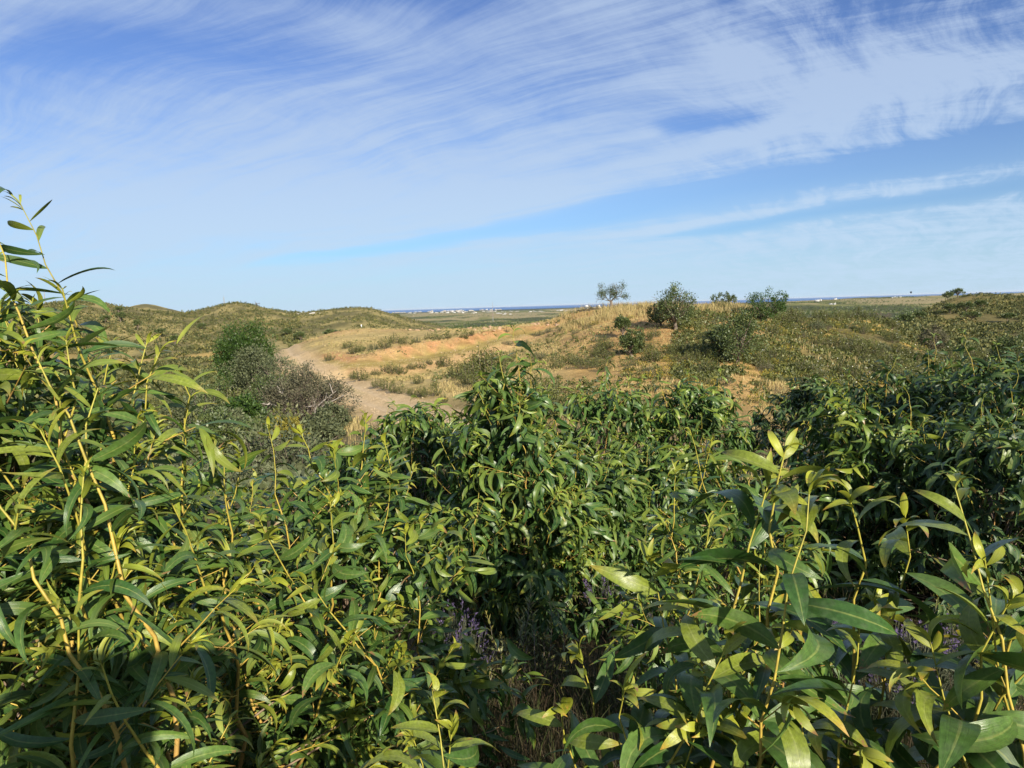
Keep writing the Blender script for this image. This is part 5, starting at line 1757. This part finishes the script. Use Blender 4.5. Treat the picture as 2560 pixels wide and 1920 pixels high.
# ------------------------------------------------------------------ labels that single out each repeated thing
LANDMARKS = [(676, 318, 'the large grey-green crest oak'), (766, 312, 'the bright round crest oak'), (737, 342, 'the broad olive oak scrub'), (626, 342, 'the small round oak'),
             (611, 300, 'the lone tree'), (934, 332, 'the grey-brown twiggy bush'), (1012, 342, 'the right edge oak'), (960, 338, 'the green rounded bush'),
             (246, 340, 'the bright domed tree'), (308, 402, 'the grey twiggy bush'), (243, 412, 'the rounded green bush'), (291, 440, 'the yellowish green bush'),
             (512, 350, 'the pointed centre bush'), (868, 400, 'the sunlit wattle bush'), (985, 365, 'the biggest thicket wattle'), (806, 388, 'the round dark wattle'),
             (690, 384, 'the bushy-topped dark wattle'), (361, 326, 'the white marker post'), (493, 312, 'the tall mast'), (475, 360, 'the tall rockrose clump'),
             (877, 300, 'the bare leafless tree'), (160, 345, 'the yellow field strip'), (850, 345, 'the open scrub slope'), (587, 309, 'the white towers')]
ORD = ['first', 'second', 'third', 'fourth', 'fifth', 'sixth', 'seventh', 'eighth', 'ninth', 'tenth', 'eleventh', 'twelfth', 'thirteenth', 'fourteenth', 'fifteenth', 'sixteenth',
       'seventeenth', 'eighteenth', 'nineteenth', 'twentieth']


def plural(n):
    return n.replace('_', ' ') + 's'


SHORT = {'rockrose_shrub': 'olive rockroses', 'grey_shrub': 'grey-green shrubs', 'dry_shrub': 'dry brown shrubs', 'yellow_shrub': 'yellow-flowering shrubs',
         'stone': 'reddish stones', 'house': 'white buildings'}


def single_out():
    byl = {}
    for o in COL.objects:
        if o.parent is None and 'label' in o and 'group' in o:
            byl.setdefault((o['label'], o['group']), []).append(o)
    cells = {}
    for (lb, g), L in byl.items():
        if len(L) < 2:
            continue
        if L[0].name.startswith('house'):
            L = sorted(L, key=lambda o: -project(np.array(o.location[:]))[1])
            n = math.ceil(len(L) / 18); q = math.ceil(len(L) / n)
            for k in range(n):
                row = sorted(L[k * q:(k + 1) * q], key=lambda o: project(np.array(o.location[:]))[0])
                rn = '' if n == 1 else ', front row' if k == 0 else ', back row' if k == n - 1 else ', middle row'
                for i, o in enumerate(row):
                    o['label'] = f'{ORD[i]} from left, {g}{rn}'
            continue
        for o in L:
            px, py, _ = project(np.array(o.location[:]))
            k = min(range(len(LANDMARKS)), key=lambda i: (LANDMARKS[i][0] - px) ** 2 + (1.6 * (LANDMARKS[i][1] - py)) ** 2)
            dx, dy = px - LANDMARKS[k][0], (py - LANDMARKS[k][1]) * 1.6
            rel = ('right of' if dx > 0 else 'left of') if abs(dx) > abs(dy) else ('below' if dy > 0 else 'above')
            what = SHORT.get(o.name.split('.')[0], plural(o.name.split('.')[0]))
            if 'white flowers' in lb:
                what = 'white-flowered rockroses'
            if o.name.startswith('stone') and 'pale' in lb:
                what = 'pale stones'
            if o.name.startswith('stone') and 'orange' in lb:
                what = 'small orange stones'
            cells.setdefault((what, rel, k), []).append((float(px), float(py), o))
    for (what, rel, k), L in cells.items():
        L.sort(key=lambda v: v[0])
        where = f'{rel} {LANDMARKS[k][2]}'
        if len(L) == 1:
            L[0][2]['label'] = f'only one of the {what} {where}'
            continue
        if len(L) > len(ORD):          # split into an upper and a lower row first
            L2 = sorted(L, key=lambda v: v[1]); h = len(L2) // 2
            rows = [(' upper', L2[:h]), (' lower', L2[h:])]
        else:
            rows = [('', L)]
        for rn, row in rows:
            row = sorted(row, key=lambda v: v[0])
            for q, (_, _, o) in enumerate(row):
                n = 'leftmost' if q == 0 else 'rightmost' if q == len(row) - 1 else (ORD[min(q, 19)] + ' from left')
                o['label'] = f'{n} of the{rn} {what} {where}'


single_out()


# ------------------------------------------------------------------ the photographer, just behind the camera: his shadow falls on the bushes at the lower left
def photographer():
    y0 = -0.42
    z0 = hz(0.0, y0 - 0.02)
    J = {'pelvis': ((0, y0, .98), .155), 'waist': ((0, y0 - .01, 1.14), .145), 'chest': ((0, y0, 1.36), .165), 'collar': ((0, y0, 1.53), .10), 'neck': ((0, y0 + .01, 1.60), .062),
         'jaw': ((0, y0 + .05, 1.68), .085), 'skull': ((0, y0 + .02, 1.79), .105)}
    E = [('pelvis', 'waist'), ('waist', 'chest'), ('chest', 'collar'), ('collar', 'neck'), ('neck', 'jaw'), ('jaw', 'skull')]
    for n, s_ in (('a', -1), ('b', 1)):
        J.update({n + 'sh': ((s_ * .20, y0, 1.49), .072), n + 'el': ((s_ * .30, y0 + .17, 1.33), .05), n + 'wr': ((s_ * .13, y0 + .33, 1.60), .034), n + 'pm': ((s_ * .10, y0 + .375, 1.67), .034),
                  n + 'hip': ((s_ * .10, y0, .92), .105), n + 'kn': ((s_ * .13, y0 + .03, .50), .068), n + 'an': ((s_ * .14, y0 - .02, .09), .048), n + 'to': ((s_ * .16, y0 + .16, .04), .04)})
        E += [('collar', n + 'sh'), (n + 'sh', n + 'el'), (n + 'el', n + 'wr'), (n + 'wr', n + 'pm'), ('pelvis', n + 'hip'), (n + 'hip', n + 'kn'), (n + 'kn', n + 'an'), (n + 'an', n + 'to')]
        for q in range(4):
            f0, f1 = n + 'f%d' % q, n + 'g%d' % q
            J[f0] = ((s_ * (.098 - .002 * q), y0 + .40, 1.665 + .019 * q), .0095)
            J[f1] = ((s_ * (.066 + .004 * abs(q - 1.5)), y0 + .412, 1.668 + .019 * q), .008)
            E += [(n + 'pm', f0), (f0, f1)]
        J[n + 't0'] = ((s_ * .085, y0 + .36, 1.69), .011); J[n + 't1'] = ((s_ * .06, y0 + .375, 1.715), .009)
        E += [(n + 'pm', n + 't0'), (n + 't0', n + 't1')]
    names = list(J)
    me = bpy.data.meshes.new('person')
    me.from_pydata([(p[0], p[1], p[2] + z0) for p, _ in J.values()], [(names.index(a), names.index(b)) for a, b in E], [])
    o = bpy.data.objects.new('person', me); COL.objects.link(o)
    md = o.modifiers.new('skin', 'SKIN')
    for k, n in enumerate(names):
        r_ = J[n][1]
        me.skin_vertices[0].data[k].radius = (r_, r_ * (0.72 if n in ('chest', 'waist', 'pelvis') else 1.0))
        me.skin_vertices[0].data[k].use_root = (k == 0)
    sb = o.modifiers.new('smooth', 'SUBSURF'); sb.levels = sb.render_levels = 1
    dg = bpy.context.evaluated_depsgraph_get()
    nm = bpy.data.meshes.new_from_object(o.evaluated_get(dg))
    o.modifiers.clear(); o.data = nm
    for mt in (flat('skin_tone', (0.42, 0.25, 0.17), .5), flat('blue_shirt', (0.08, 0.12, 0.22), .8), flat('grey_trousers', (0.10, 0.10, 0.10), .8), flat('brown_shoe', (0.10, 0.06, 0.04), .6)):
        nm.materials.append(mt)
    for p in nm.polygons:
        c = p.center; z = c.z - z0
        arm = abs(c.x) > 0.22 or c.y > y0 + .12
        p.material_index = 3 if z < .10 else 2 if z < 1.02 else 0 if (z > 1.575 and not (arm and c.y < y0 + .27)) else 1
        p.use_smooth = True
    tag(o, 'person in blue shirt holding up a phone, casting the shadow at the lower left', 'person')
    r = np.random.default_rng(4)
    t = np.linspace(0.25, PI, 8)
    V, F = tube(np.stack([0 * t, y0 + .012 + 0 * t, z0 + 1.80 - np.cos(PI - t) * -.118 * -1], 1), np.maximum(np.sin(t) * .118, .01), 12)
    k = V[:, 1] > y0 + .08
    V[k, 2] = np.maximum(V[k, 2], z0 + 1.84)
    mb = MB(); mb.add(V, F)
    obj('hair', mb.mesh('hair', [flat('dark_hair', (0.03, 0.02, 0.015), .6)]), o)
    V, F = box((0, -0.035, EYE - .03), (.155, .008, .076)); mb = MB(); mb.add(V, F)
    tag(obj('phone', mb.mesh('phone', [M['dark']], shade=False)), 'black phone held up in both hands of the person', 'phone')


photographer()

# ------------------------------------------------------------------ haze
def haze():
    mt = bpy.data.materials.new('haze_air'); mt.use_nodes = True
    t = mt.node_tree; t.nodes.clear()
    out = nd(t, 'ShaderNodeOutputMaterial')
    v = nd(t, 'ShaderNodeVolumePrincipled')
    v.inputs['Color'].default_value = (0.80, 0.90, 1.0, 1)
    v.inputs['Density'].default_value = 1.4e-5
    v.inputs['Anisotropy'].default_value = 0.0
    t.links.new(v.outputs[0], out.inputs['Volume'])
    z0, z1 = EYE - 49.0, 40.0
    V, F = box((0, 0, (z0 + z1) / 2), (340000, 340000, z1 - z0))
    mb = MB(); mb.add(V, F)
    tag(obj('haze', mb.mesh('haze', [mt], shade=False)), kind='stuff')


haze()
